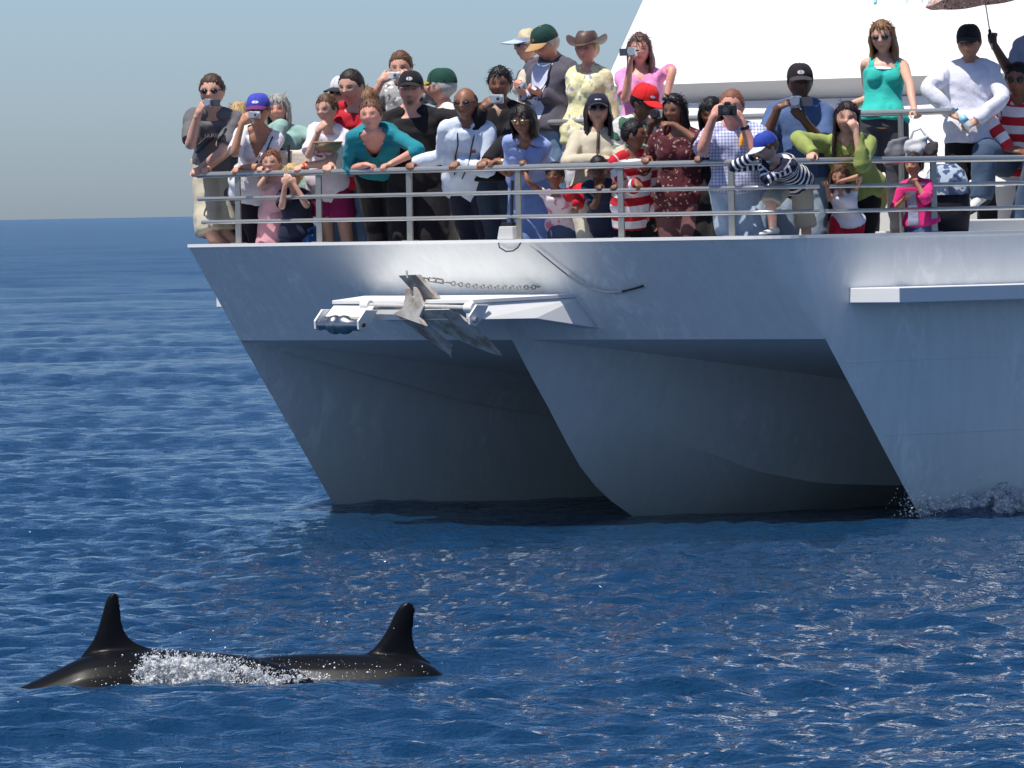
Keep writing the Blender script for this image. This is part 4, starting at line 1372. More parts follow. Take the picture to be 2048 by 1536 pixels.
        pending(pm, {'trousers': 'trousers', 'shorts': 'shorts'}.get(kd, 'skirt'), legs['mat'], root, root_loc, .012 if h > 1.4 else .0095, 3, .38, wrinkle(legs.get('fold', .011), seed+40, .9))
    # ----- hair
    if hair:
        style, hcol = hair
        hm_ = hair_mat(hcol)
        nu, nv = 48, 34
        dx, dy, dz = sphere_dirs(nu, nv)
        x, y, z = skull(dx, dy, dz, sxh)
        ph = np.abs(np.arctan2(x, -y))
        hl = np.interp(ph, [0, .5, .9, 1.15, 1.35, 1.62, 1.9, 2.4, math.pi], [.27, .26, .16, -.02, -.06, .08, -.18, -.32, -.34])
        if style == 'bald': hl = np.interp(ph, [0, 1.0, 1.3, 1.62, 1.9, 2.4, math.pi], [.9, .9, .12, .10, -.14, -.28, -.3])
        if style in ('fringe', 'bob'): hl = np.where(ph < .9, hl-.10, hl)
        Pd = np.stack([x, y, z], -1).reshape(-1, 3)
        mk = z-hl+.045*(vnoise(Pd, 14, seed+7)+.6*vnoise(Pd, 30, seed+8)).reshape(z.shape)
        if style == 'bald': mk = np.minimum(mk, .30-z)
        th = {'buzz': .04, 'short': .085, 'full': .13, 'bob': .13, 'fringe': .12, 'long': .11, 'bald': .05, 'tied': .07, 'curly': .17, 'wavy': .13}.get(style, .06)
        nz = vnoise(Pd, 9, seed)+.6*vnoise(Pd, 21, seed+3)
        amp = {'curly': .55, 'wavy': .45, 'buzz': .15}.get(style, .40)
        sc_ = 1+np.where(mk > 0, th*np.minimum(1, .12+mk/.16)*(1+amp*nz.reshape(mk.shape)), -.05)
        HPt = np.stack([x*sc_, y*sc_, z*sc_], -1)
        fs = [f for f in grid_faces(nv+1, nu) if max(mk.reshape(-1)[i] for i in f) > 0]
        hb_ = MB(); hb_.add((HPt.reshape(-1, 3)*hh) @ HM.T+C, fs)
        if style in ('long', 'bob', 'wavy', 'curly'):
            Lh = {'long': 1.25, 'bob': .52, 'wavy': .85, 'curly': .75}[style]
            ph0 = 1.05; phs = np.linspace(ph0, 2*math.pi-ph0, 40); zs = np.linspace(.28, -Lh, 22)
            ZZ, PP_ = np.meshgrid(zs, phs, indexing='ij')
            TT = (ZZ-.28)/(-Lh-.28)
            fl_ = lambda *c: np.stack([np.asarray(q_, float).reshape(-1) for q_ in np.broadcast_arrays(*c)], 1)
            w1 = vnoise(fl_(PP_*2.2, ZZ*1.6, seed), 1.6, seed).reshape(ZZ.shape); w2 = vnoise(fl_(PP_*6, ZZ*1.2+.4*np.sin(ZZ*7), seed), 1.7, seed+1).reshape(ZZ.shape)
            w3 = vnoise(fl_(PP_*5, 0*ZZ, seed), 1.5, seed+2).reshape(ZZ.shape)
            edge = np.sin((PP_-ph0)/(2*math.pi-2*ph0)*math.pi)
            wav = .10 if style in ('wavy', 'curly') else .06
            layers = []
            for inn in (1.0, .80):
                rx = .385*sxh+.07*TT; ry = .45+.02*TT
                bulge = 1+(.12 if style != 'long' else .06)*np.sin(math.pi*np.minimum(1, TT*1.1))
                rr0 = inn*bulge*(1+wav*w1+.07*w2+.03*np.sin(ZZ*9+PP_*3)*(style != 'bob'))
                cy = np.cos(PP_)
                layers.append(np.stack([rx*rr0*np.sin(PP_)*(1-.10*(1-edge)*TT), -ry*rr0*cy*np.where(cy < 0, 1, .9), ZZ-.16*TT*w3], -1))
            o_l, i_l = layers
            loop = np.concatenate([o_l, i_l[:, ::-1]], 1)
            g_ = (loop.reshape(-1, 3)*hh) @ HM.T+C
            # let the ends fall straight down, whatever the head does
            hb_.grid(g_.reshape(loop.shape), closed_v=True)
        if style == 'tied':
            hb_.ellipsoid(C+HM @ (np.array([0, .47, -.02])*hh), .13*hh, .12*hh, .14*hh, HM)
        # loose strands that break the outline
        ok = np.argwhere((mk.reshape(-1) > .02) & (dz.reshape(-1) < .86))[:, 0]
        if len(ok) and style != 'bald' and not hat:
            pick = fr_.choice(ok, 260); base = HPt.reshape(-1, 3)[pick]
            nn = base/np.linalg.norm(base, axis=1)[:, None]
            ln = {'buzz': .05, 'short': .09, 'curly': .16, 'tied': .10}.get(style, .22)
            fall = np.array([0, .35, -1.0]) if style not in ('short', 'buzz') else np.array([.3, .8, -.2])
            tn = fall-nn*(nn @ fall)[:, None]+fr_.normal(0, .28, base.shape)
            tn /= np.linalg.norm(tn, axis=1)[:, None]
            p0 = base*.985; p1 = base+tn*ln*.5+nn*.012; p2 = base+tn*ln-nn*ln*fr_.uniform(-.05, .28, (260, 1))
            wd = np.cross(nn, tn); wd = wd/np.linalg.norm(wd, axis=1)[:, None]*.012
            V = np.stack([p0-wd, p0+wd, p1-wd*.8, p1+wd*.8, p2], 1).reshape(-1, 3)
            hb_.add((V*hh) @ HM.T+C, [f for i in range(260) for f in ((5*i, 5*i+1, 5*i+3, 5*i+2), (5*i+2, 5*i+3, 5*i+4))])
        hb_.build('hair', hm_, root, origin=root_loc, smooth=True, fix=False)
    # ----- hats
    def hd(x, y, z): return HM @ (np.array([x, y, z])*hh)+C
    if hat:
        kind = hat['kind']; cm_ = cloth(*hat['col']) if not isinstance(hat['col'], bpy.types.Material) else hat['col']
        bm2 = cloth(*hat['brim']) if 'brim' in hat and not isinstance(hat.get('brim'), bpy.types.Material) else hat.get('brim', cm_)
        cap_ = MB(); rows = []
        a0, b0 = .385*sxh, .465
        if kind in ('cap', 'hat'):
            zb0 = .15; ht = .42 if kind == 'cap' else .50
            for th in np.linspace(0, math.pi/2*.985, 12):
                row = []
                for p_ in np.linspace(0, 2*math.pi, 32, endpoint=False):
                    c_ = math.cos(th)**.62
                    zz_ = zb0+ht*math.sin(th)**1.05
                    if kind == 'hat':
                        zz_ -= .14*math.sin(th)**6*(1-abs(math.sin(p_)))*.5+.10*math.exp(-((th-1.5)/.25)**2)
                    tip = .0 if kind == 'hat' else -.05*math.cos(p_)*(1-math.sin(th))
                    row.append(hd(a0*c_*math.sin(p_), -b0*c_*math.cos(p_)+.01, zz_-tip*.6))
                rows.append(row)
            cap_.grid(np.array(rows), closed_v=True)
            cap_.f.append(tuple(cap_.n-32+j for j in range(32)))
        else:                                   # visor band
            for zz_ in (.12, .26):
                rows.append([hd(a0*1.0*math.sin(p_), -b0*1.0*math.cos(p_), zz_) for p_ in np.linspace(0, 2*math.pi, 28, endpoint=False)])
            cap_.grid(np.array(rows), closed_v=True)
        co_ = cap_.build('hat' if kind == 'hat' else ('visor' if kind == 'visor' else 'cap'), cm_, root, origin=root_loc, smooth=True)
        if kind == 'cap':
            bt = MB(); bt.ellipsoid(hd(0, .01, .572), .03*hh, .03*hh, .014*hh, HM, 10, 6); bt.build('cap_button', bm2, co_, origin=root_loc, smooth=True)
            for a_s in (0, math.pi/3, -math.pi/3, math.pi, 2*math.pi/3, -2*math.pi/3):
                sm_ = MB(); pt = []
                for th in np.linspace(.05, 1.5, 9):
                    c_ = math.cos(th)**.62*1.006
                    pt.append(hd(a0*c_*math.sin(a_s), -b0*c_*math.cos(a_s)+.01, .15+.42*math.sin(th)**1.05+.03*math.cos(a_s)*(1-math.sin(th))+.002))
                sm_.tube(pt, .0022, 5); sm_.build('cap_seam', cm_, co_, origin=root_loc, smooth=True)
        br = MB(); rows = []
        if kind == 'hat':
            for lay in (0, .018):
                rr_ = []
                for s2 in np.linspace(0, 1, 8):
                    rr_.append([hd((a0+.27*s2)*math.sin(p_), -(b0+.24*s2)*math.cos(p_)+.01, .155+lay+.30*s2**1.6*abs(math.sin(p_))**2.5-.05*s2*abs(math.cos(p_))) for p_ in np.linspace(0, 2*math.pi, 36, endpoint=False)])
                rows.append(np.array(rr_))
            br.grid(np.concatenate([rows[0], rows[1][::-1]], 0), closed_u=True, closed_v=True)
        else:
            bl = hat.get('len', .40); side_a = 1.02
            for lay in (0, .022):
                rr_ = []
                for s2 in np.linspace(0, 1, 7):
                    row = []
                    for p_ in np.linspace(-side_a, side_a, 19):
                        e = math.cos(p_/side_a*math.pi/2)**.55
                        xx = a0*math.sin(p_)*(1+.02*s2); yy = -b0*math.cos(p_)-bl*s2*e*.9
                        zz_ = .155+lay+.035*math.cos(p_)-(.10+hat.get('droop', 0))*s2*e-.20*(p_/side_a)**2*s2*e*.5-.06*(p_/side_a)**2
                        row.append(hd(xx, yy, zz_))
                    rr_.append(row)
                rows.append(np.array(rr_))
            br.grid(np.concatenate([rows[0], rows[1][::-1]], 0), closed_u=True)
        br.build('brim', bm2, co_, origin=root_loc, smooth=True)
        if hat.get('badge'):
            bd_ = MB(); pts_ = []
            bx, bw, bh = hat.get('badge_at', (0, .12, .085))
            for i in range(7):
                row = []
                for j in range(9):
                    u = (j/8-.5)*2; v = (i/6-.5)*2
                    sq = math.sqrt(max(1e-6, 1-.5*v*v)) ; sv = math.sqrt(max(1e-6, 1-.5*u*u))
                    p_ = bx+u*sq*bw/.42
                    zz_ = .315+v*sv*bh
                    th = math.asin(min(1, max(0, (zz_-.15)/.42))**(1/1.05)); c_ = math.cos(th)**.62*1.015
                    row.append(hd(a0*c_*math.sin(p_), -b0*c_*math.cos(p_)+.01, zz_))
                pts_.append(row)
            bd_.grid(np.array(pts_))
            bd_.build('badge', hat['badge'], co_, origin=root_loc, smooth=True)
    if shades:
        sg = MB(); dz_ = .35 if shades == 'up' else 0.0; yo = -.44 if shades != 'up' else -.36
        for s_ in (-1, 1):
            ring = []
            cx = s_*.140*sxh
            vs_ = [hd(cx, yo+.01, .035+dz_)]
            for an in np.linspace(0, 2*math.pi, 16, endpoint=False):
                ex_, ez_ = math.cos(an), math.sin(an)
                ex_ = math.copysign(abs(ex_)**.8, ex_); ez_ = math.copysign(abs(ez_)**.8, ez_)
                xx = cx+.105*ex_
                vs_.append(hd(xx, yo+.05+.9*(abs(xx)-.1)**2, .035+dz_+.072*ez_))
            o_ = sg.n
            sg.add(vs_+[np.array(v)-Fh2*.004 for v in vs_], [(0, 1+j, 1+(j+1) % 16) for j in range(16)]+[(1+j, 18+j, 18+(j+1) % 16, 1+(j+1) % 16) for j in range(16)])
            sg.tube([hd(s_*.24, yo+.07, .06+dz_), hd(s_*.35*sxh, -.15, .06+dz_), hd(s_*.365*sxh, .05, .03+dz_)], .0032, 6)
        sg.tube([hd(-.05, yo+.04, .06+dz_), hd(.05, yo+.04, .06+dz_)], .0035, 6)
        sg.build('sunglasses', M_LENS if shades != 'clear' else plain((.25, .2, .12), .3, metal=.5), root, origin=root_loc, smooth=True)
    info = dict(root=root, loc=root_loc, C=C, HM=HM, hh=hh, Pv=Pv, Nk=Nk, U=U, A=At, F=Ft, k=k, TL=TL, limbs=limbs, hd=hd, Fh=Fh2, Uh=Uh, Ah=Ah2, Y=Y, body=body, shirt=(shirt if top else None))
    return info
# ------------------------------------------------ things people hold and wear
FWD = np.array([-QV[0], -QV[1], 0])                  # outboard over the bow rail
UPV = np.array([0, 0, 1.0])
def on_rail(x, z=RAILZ, rr_=.0265, toward=None, **kw):
    P = rail_at(x, z)
    d = dict(at=P+UPV*(rr_+.016)+FWD*.01, dir=nrm((FWD*.6+np.array([0, -.6, 0]) if toward is None else toward)-UPV*.12), backdir=UPV, hand='grip')
    d.update(kw)
    return d
def hold(x, y, Y, elbow, dir=None, backdir=None, hand='hold', **kw):
    d = dict(at=at_y(x, y, Y), hand=hand)
    d['elbow'] = at_y(elbow[0], elbow[1], Y+(elbow[2] if len(elbow) > 2 else .05))
    if dir is not None: d['dir'] = np.asarray(dir, float)
    if backdir is not None: d['backdir'] = np.asarray(backdir, float)
    d.update(kw)
    return d
def frame(yaw, nod=0):
    ps = R(yaw); F = np.array([-math.sin(ps), -math.cos(ps), 0]); A = np.array([math.cos(ps), -math.sin(ps), 0])
    Rm = rot(A, R(nod)); F2 = Rm @ F
    if nod and (F2[2] > 0) == (nod > 0): Rm = rot(A, -R(nod)); F2 = Rm @ F
    return A, F2, Rm @ UPV
M_SILVER = plain((.55, .55, .56), .32, metal=.6, var=.06)
M_CAMBLK = plain((.02, .02, .022), .42, var=.1)
M_GLASS = plain((.01, .012, .03), .05, var=.0, spec=1.0)
M_LCD = plain((.05, .06, .08), .15, var=.1)
def cpart(mb, name, material, parent, org, bevel=.003, smooth=False):
    o = mb.build(name, material, parent, origin=org)
    if smooth: smooth_by_angle(o)
    elif bevel: add_bevel(o, bevel)
    return o
def compact(P, yaw, label, body=M_SILVER, w=.095, h_=.058, d=.028, nod=0, lens=.021):
    A, F, U = frame(yaw, nod)
    t = thing('camera', P, label, 'camera', 'cameras raised by passengers')
    mb = MB(); mb.box(P, A*w/2, F*d/2, U*h_/2); cpart(mb, 'camera_body', body, t, P, .007)
    mb = MB(); mb.lathe([(0, lens), (.012, lens), (.012, lens*.86), (.026, lens*.86), (.026, lens*.6)], P+F*d/2+A*w*.10, F, 18); cpart(mb, 'lens_barrel', M_SILVER, t, P, 0, True)
    mb = MB(); mb.lathe([(0, lens*.58), (.004, lens*.4)], P+F*(d/2+.024)+A*w*.10, F, 14); cpart(mb, 'lens', M_GLASS, t, P, 0, True)
    mb = MB(); mb.box(P+F*(d/2+.002)+A*w*.32+U*h_*.26, A*.012, F*.002, U*.006); cpart(mb, 'flash', plain((.8, .8, .8), .2), t, P, .001)
    mb = MB(); mb.tube([P-A*w*.28+U*h_/2, P-A*w*.28+U*(h_/2+.005)], .007, 10); cpart(mb, 'shutter_button', M_SILVER, t, P, 0, True)
    return t
def slr(P, yaw, label, nod=0, s=1.0):
    A, F, U = frame(yaw, nod)
    t = thing('camera', P, label, 'camera', 'cameras raised by passengers')
    mb = MB(); mb.box(P, A*.068*s, F*.028*s, U*.042*s); mb.box(P-A*.055*s+F*.022*s, A*.017*s, F*.024*s, U*.040*s); cpart(mb, 'camera_body', M_CAMBLK, t, P, .008)
    mb = MB(); mb.prism([P+A*.028*s+U*.040*s-F*.02*s, P-A*.028*s+U*.040*s-F*.02*s, P-A*.018*s+U*.065*s-F*.02*s, P+A*.018*s+U*.065*s-F*.02*s], F*.05*s); cpart(mb, 'viewfinder', M_CAMBLK, t, P, .004)
    mb = MB(); mb.lathe([(0, .033*s), (.03*s, .033*s), (.032*s, .036*s), (.06*s, .036*s), (.062*s, .034*s), (.085*s, .036*s), (.085*s, .028*s)], P+F*.028*s, F, 20); cpart(mb, 'lens_barrel', M_CAMBLK, t, P, 0, True)
    mb = MB(); mb.lathe([(0, .028*s), (.006*s, .02*s)], P+F*.108*s, F, 16); cpart(mb, 'lens', M_GLASS, t, P, 0, True)
    return t
def camcorder(P, yaw, label, body=M_SILVER, nod=0, lcd=1, s=1.0):
    A, F, U = frame(yaw, nod)
    t = thing('camcorder', P, label, 'camcorder', 'cameras raised by passengers')
    mb = MB(); mb.box(P-F*.01*s, A*.028*s, F*.055*s, U*.036*s); cpart(mb, 'camera_body', body, t, P, .010)
    mb = MB(); mb.lathe([(0, .030*s), (.02*s, .031*s), (.03*s, .028*s), (.03*s, .02*s)], P+F*.044*s+U*.005*s, F, 18); cpart(mb, 'lens_barrel', body, t, P, 0, True)
    mb = MB(); mb.lathe([(0, .020*s), (.004*s, .012*s)], P+F*.066*s+U*.005*s, F, 14); cpart(mb, 'lens', M_GLASS, t, P, 0, True)
    if lcd:
        mb = MB(); mb.box(P+A*lcd*.062*s+F*.0*s, A*.036*s, F*.005*s, U*.027*s); cpart(mb, 'screen', M_SILVER if body is M_CAMBLK else M_LCD, t, P, .003)
    mb = MB(); mb.tube([P-A*lcd*.030*s-F*.04*s+U*.01*s, P-A*lcd*.048*s+U*.012*s, P-A*lcd*.030*s+F*.035*s+U*.01*s], .006, 8); cpart(mb, 'hand_strap', M_CAMBLK, t, P, 0, True)
    return t

DEFER = []        # prints and straps laid onto finished clothes
def lay(info, name, uv_rows, material, lift=.004, thick=.0, on='shirt'):
    DEFER.append(('lay', info, name, uv_rows, material, lift, on))
def strap(info, name, uv, material, width=.012, lift=.005):
    DEFER.append(('strap', info, name, uv, material, width, lift))
def letters(info, text, u, v, size, material, slant=0.0):
    DEFER.append(('text', info, text, (u, v), material, size, slant))
def skin_plain(s): 
    c = srgb(*SKINS[s]); return plain(c[:3], .5, var=.08, scale=30)
from mathutils.bvhtree import BVHTree
def run_deferred():
    dg = bpy.context.evaluated_depsgraph_get(); dg.update()
    cache = {}
    for job in DEFER:
        info = job[1]; o = info['body'] if job[-1] == 'body' else (info['shirt'] or info['body'])
        if o.name not in cache:
            me = o.data; co = get_co(me)+info['loc']
            cache[o.name] = BVHTree.FromPolygons([Vector(c) for c in co], [tuple(p.vertices) for p in me.polygons])
        bvh = cache[o.name]; Pv, U, A, F = info['Pv'], info['U'], info['A'], info['F']
        def hit(u, v, lift):
            S = Pv+U*v+A*u+F*.7
            loc, nn, idx, dist = bvh.ray_cast(Vector(S), Vector(-F), 1.5)
            if loc is None:
                loc, nn, idx, dist = bvh.find_nearest(Vector(Pv+U*v+A*u+F*.1))
            return np.array(loc)+F*lift
        if job[0] == 'lay':
            _, _, name, rows, material, lift, on = job
            mb = MB(); mb.grid([[hit(u, v, lift) for u, v in row] for row in rows])
            mb.build(name, material, info['root'], origin=info['loc'], smooth=True)
        elif job[0] == 'strap':
            _, _, name, uv, material, width, lift = job
            pts_ = []
            for i in range(len(uv)-1):
                for t_ in np.linspace(0, 1, 8, endpoint=False):
                    pts_.append((uv[i][0]*(1-t_)+uv[i+1][0]*t_, uv[i][1]*(1-t_)+uv[i+1][1]*t_))
            pts_.append(uv[-1])
            ctr = [hit(u, v, lift) for u, v in pts_]
            ctr = [ctr[0]]+[(ctr[i-1]+ctr[i]*2+ctr[i+1])/4 for i in range(1, len(ctr)-1)]+[ctr[-1]]
            mb = MB(); mb.tube(ctr, width/2, 8)
            mb.build(name, material, info['root'], origin=info['loc'], smooth=True)
        else:
            _, _, text, (u0, v0), material, size, slant = job
            cu = bpy.data.curves.new('print', 'FONT'); cu.body = text; cu.size = size; cu.align_x = 'CENTER'; cu.resolution_u = 2
            to = bpy.data.objects.new('print', cu); COL.objects.link(to)
            dg2 = bpy.context.evaluated_depsgraph_get(); dg2.update()
            me = bpy.data.meshes.new_from_object(to.evaluated_get(dg2)); bpy.data.objects.remove(to); bpy.data.curves.remove(cu)
            b = bmesh.new(); b.from_mesh(me)
            bmesh.ops.triangulate(b, faces=b.faces)
            b.to_mesh(me); b.free()
            co = get_co(me)
            new = np.array([hit(u0+c[0], v0+c[1]+slant*c[0], .018)-info['loc'] for c in co])
            me.vertices.foreach_set('co', new.astype(np.float32).reshape(-1)); me.update()
            me.materials.clear(); me.materials.append(material)
            lo_ = bpy.data.objects.new('lettering', me); COL.objects.link(lo_); lo_.parent = info['root']

tier = lambda x: at_q(x, 220, QR2)[1]
C = cloth
DENIM = C((84, 108, 140), 'camo', (78, 101, 132), (94, 118, 148), .2)
LDENIM = C((152, 172, 194), 'camo', (144, 165, 188), (162, 181, 200), .22)
BLK = C((22, 22, 26)); NAVY = C((24, 30, 52)); WHITE = C((228, 230, 236))
P_WHITE = plain((.8, .8, .8), .6, var=.03)
P_ORANGE = plain(srgb(226, 84, 40)[:3], .5)

# ------------------------------------------------------------- bow, far left
i1 = person('man in grey T-shirt with a raised camcorder, leftmost at the rail', (424, 146), 219, .10, hips=440, hip_back=.50, h=1.84, yaw=16, turn=-6, nod=6, skin='fair',
       hair=('short', (72, 52, 42)), shades='on', top=dict(mat=C((104, 102, 106)), sleeve='short', loose=.014, hem=-.22, ease=.022), belly=.02,
       legs=dict(mat=C((190, 182, 160)), kind='shorts', cut=12, loose=.03, fold=.018, l=(at_y(424, 470, rail_at(424)[1]+.28), W(-2.86, -.82, ZD+.08)), r=(at_y(452, 468, rail_at(440)[1]+.42), W(-2.70, -.62, ZD+.08))),
       arms=dict(l=hold(404, 212, rail_at(424)[1]-.12, (381, 292, .10), dir=(.35, -.1, .6), backdir=(-.7, -.6, .2)),
                 r=on_rail(396, elbow=at_y(458, 284, rail_at(440)[1]+.05))))
camcorder(at_y(417, 206, rail_at(424)[1]-.14), 12, 'small silver camcorder held before his chin by the man in grey T-shirt', lcd=1, s=.95)
letters(i1, 'CNARIB', -.02, .395, .056, P_WHITE, .12)
strap(i1, 'shoulder_strap', [(.13, .50), (.03, .40), (-.08, .28), (-.15, .18)], M_CAMBLK, .022)
i_b = person('blond person mostly hidden between the man in grey and the woman in blue cap', (478, 210), 262, .62, h=1.62, sex='f', yaw=30, turn=150, skin='fair', hair=('bob', (178, 150, 104)),
       top=dict(mat=C((96, 92, 96)), sleeve='short'), legs=dict(mat=NAVY), arms=dict(l=on_rail(412, elbow=at_y(462, 300, rail_at(462)[1]+.30))))
i2 = person('woman in blue and red cap and white T-shirt photographing over the rail', (517, 196), 248, .12, hips=512, hip_back=.42, h=1.66, sex='f', yaw=8, turn=4, nod=4, skin='tan',
       hair=('short', (120, 96, 70)), top=dict(vneck=(0.081, 0.1725), mat=WHITE, sleeve='short', hem=-.24, loose=.012, ease=.02, flare=.05), build=1.05,
       hat=dict(kind='cap', col=((62, 70, 190),), brim=((110, 40, 110),), badge=plain((.75, .72, .75), .6), badge_at=(0, .13, .045)), shades='on',
       legs=dict(mat=C((34, 30, 44))), arms=dict(l=hold(493, 234, rail_at(517)[1]-.08, (471, 300, .10), dir=(.5, -.15, .55), backdir=(-.4, -.8, .2)),
                 r=on_rail(476, elbow=at_y(540, 322, rail_at(520)[1]+.05))))
compact(at_y(509, 230, rail_at(517)[1]-.12), 4, 'silver compact camera held to her face by the woman in blue cap')
strap(i2, 'bag_strap', [(.11, .47), (.06, .36), (.0, .24)], M_CAMBLK, .012)
i3 = person('grey haired woman in mint jacket standing behind the woman in blue cap', (556, 193), 248, .75, hips=575, h=1.66, sex='f', yaw=10, skin='pink', hair=('bob', (150, 148, 142)),
       top=dict(mat=C((140, 178, 172)), sleeve='long', loose=.018, ease=.03, hem=-.2), build=1.12, legs=dict(mat=C((60, 60, 70))),
       arms=dict(r=hold(606, 300, rail_at(590)[1]+.55, (628, 292, .1), dir=(-.8, -.3, -.1), hand='rest'), l=hold(560, 312, rail_at(560)[1]+.5, (540, 300, .1), dir=(.8, -.3, -.1), hand='rest')))
strap(i3, 'bag_strap', [(-.02, .48), (.02, .36), (.08, .2), (.12, .08)], M_CAMBLK, .03)
bag = at_y(590, 322, rail_at(590)[1]+.52)
t = thing('shoulder_bag', bag, 'cream shoulder bag on a black strap beside the mint jacket', 'bag')
mb = MB(); mb.box(bag, [.13, 0, 0], [0, .06, 0], [0, 0, .085]); o = mb.build('bag_body', C((222, 214, 196)), t, origin=bag); add_bevel(o, .03, 4)
mb = MB(); mb.box(bag+[-.045, -.066, .02], [.012, 0, 0], [0, .006, 0], [0, 0, .11]); o = mb.build('buckle_strap', M_CAMBLK, t, origin=bag); add_bevel(o, .004)
i4 = person('frowning girl with tied brown hair resting her arms on the rail', (543, 303), 347, .06, hips=553, hip_back=.30, h=1.20, sex='f', yaw=12, nod=6, skin='fair', hair=('tied', (112, 72, 48)), headscale=1.18,
       top=dict(mat=C((222, 170, 176)), sleeve='cap', hem=-.2), legs=dict(mat=C((216, 150, 160)), kind='skirt', len=.2),
       arms=dict(l=on_rail(522, elbow=at_y(524, 396, rail_at(524)[1]+.12), hs=1.05), r=on_rail(541, elbow=at_y(546, 398, rail_at(540)[1]+.10), hs=1.05)))
i5 = person('blond boy in navy top with both hands up to his face', (585, 330), 378, .10, hips=592, hip_back=.26, h=1.16, yaw=15, nod=18, skin='fair', hair=('full', (186, 158, 106)), headscale=1.18,
       top=dict(mat=C((30, 34, 60)), sleeve='short', hem=-.2), legs=dict(mat=C((40, 92, 160), 'floral', (190, 214, 220), (24, 50, 96), .06), kind='shorts', cut=14, loose=.02),
       arms=dict(l=hold(572, 360, rail_at(585)[1]-.06, (566, 398, .05), dir=(.2, -.1, .9), backdir=(0, -1, .1), hand='rest'), r=hold(583, 362, rail_at(585)[1]-.06, (604, 394, .02), dir=(-.6, -.2, .8), backdir=(0, -1, .1), hand='rest')))
i6 = person('girl in white and pink T-shirt eating at the rail', (654, 191), 245, .22, hips=660, hip_back=.50, h=1.62, sex='f', yaw=24, turn=6, nod=10, skin='fair', hair=('tied', (92, 66, 46)),
       top=dict(mat=C((232, 222, 232)), sleeve='short', hem=-.25, loose=.012), legs=dict(mat=C((142, 24, 88)), kind='shorts', cut=8),
       arms=dict(l=hold(648, 248, rail_at(654)[1]+.02, (619, 313, .05), dir=(.55, -.1, .6), backdir=(-.6, -.6, 0), hand='fist'), r=on_rail(599, elbow=at_y(664, 312, rail_at(640)[1]+.10))))
lay(i6, 'shirt_print', [[(u, v) for u in np.linspace(-.09, .03, 6)] for v in np.linspace(.34, .30, 4)], plain(srgb(226, 130, 180)[:3], .7), .004)
lay(i6, 'wristband_print', [[(u, v) for u in np.linspace(-.08, -.02, 4)] for v in np.linspace(.275, .25, 3)], plain(srgb(120, 30, 70)[:3], .7), .004)
def bracelet(info, side, t_, r_, material, name='bracelet'):
    S, E, wr = info['limbs'][side]
    P = E*(1-t_)+wr*t_; d = nrm(wr-E)
    mb = MB(); mb.lathe([(-.012, r_*.96), (-.008, r_), (.008, r_), (.012, r_*.96)], P, d, 16)
    mb.build(name, material, info['root'], origin=info['loc'], smooth=True)
bracelet(i6, 'r', .82, .036, P_ORANGE, 'wristband')
bracelet(i1, 'r', .88, .036, plain((.6, .58, .5), .3, metal=.7), 'watch')
bk_ = at_y(655, 293, rail_at(655)[1]+.10)
t = thing('basket', bk_, 'shallow woven cane basket held in front of the eating girl', 'basket')
def weave():
    mt, t_, b = mat('cane')
    tc = N(t_, 'ShaderNodeTexCoord'); wv = N(t_, 'ShaderNodeTexWave', Scale=40.0, Distortion=1.0); wv.bands_direction = 'X'
    t_.links.new(tc.outputs['Object'], wv.inputs['Vector'])
    cr = N(t_, 'ShaderNodeValToRGB'); cr.color_ramp.elements[0].color = (.22, .13, .06, 1); cr.color_ramp.elements[1].color = (.55, .40, .24, 1)
    t_.links.new(wv.outputs['Color'], cr.inputs[0]); t_.links.new(cr.outputs[0], b.inputs['Base Color']); b.inputs['Roughness'].default_value = .7
    bp = N(t_, 'ShaderNodeBump', Strength=.6, Distance=.006); t_.links.new(wv.outputs['Fac'], bp.inputs['Height']); t_.links.new(bp.outputs['Normal'], b.inputs['Normal'])
    return mt
M_CANE = weave()
mb = MB(); mb.lathe([(-.035, .002), (-.035, .075), (-.01, .10), (.03, .115), (.03, .108), (-.005, .094), (-.028, .07), (-.028, .002)], bk_, UPV, 28); mb.build('bowl', M_CANE, t, origin=bk_, smooth=True)
mb = MB(); ring = [bk_+UPV*.032+np.array([.113*math.cos(a), .113*math.sin(a), 0]) for a in np.linspace(0, 2*math.pi, 33)]; mb.tube(ring, .007, 8); mb.build('rim', M_CANE, t, origin=bk_, smooth=True)
i7 = person('man in white cap and sunglasses half hidden behind the young man in red', (687, 163), 214, 1.15, h=1.78, yaw=40, skin='fair', hair=('short', (70, 60, 50)), shades='on',
       hat=dict(kind='cap', col=((206, 208, 212),), brim=((44, 46, 54),)), top=dict(mat=C((186, 182, 164)), sleeve='short', collar=1), legs=dict(mat=C((120, 110, 96))))
i8 = person('young man with cropped dark hair in a red shirt looking down', (703, 141), 203, .55, hips=712, hip_back=.72, h=1.82, yaw=24, turn=4, nod=14, skin='fair', hair=('buzz', (44, 34, 30)),
       top=dict(mat=C((190, 28, 44)), sleeve='short', hem=-.2), legs=dict(mat=DENIM),
       arms=dict(l=on_rail(658, elbow=at_y(694, 326, rail_at(690)[1]+.25)), r=hold(760, 300, rail_at(740)[1]+.6, (770, 290), hand='rest')))
i9 = person('woman in teal T-shirt leaning both forearms on the rail', (742, 200), 262, -.02, hips=765, hip_back=.48, h=1.66, sex='f', yaw=8, turn=4, nod=2, tilt=4, skin='pink', hair=('tied', (108, 74, 56)), build=1.24, belly=.05,
       top=dict(vneck=(0.066, 0.11), mat=C((22, 132, 146)), sleeve='half', loose=.010, hem=-.24, ease=.02, fold=.013), legs=dict(mat=C((24, 22, 26))),
       arms=dict(l=on_rail(746, elbow=at_y(698, 332, rail_at(705)[1]+.06), toward=nrm(np.array([.7, -.5, 0]))), r=on_rail(772, elbow=at_y(824, 322, rail_at(815)[1]+.10), toward=nrm(np.array([-.7, -.5, 0])))))
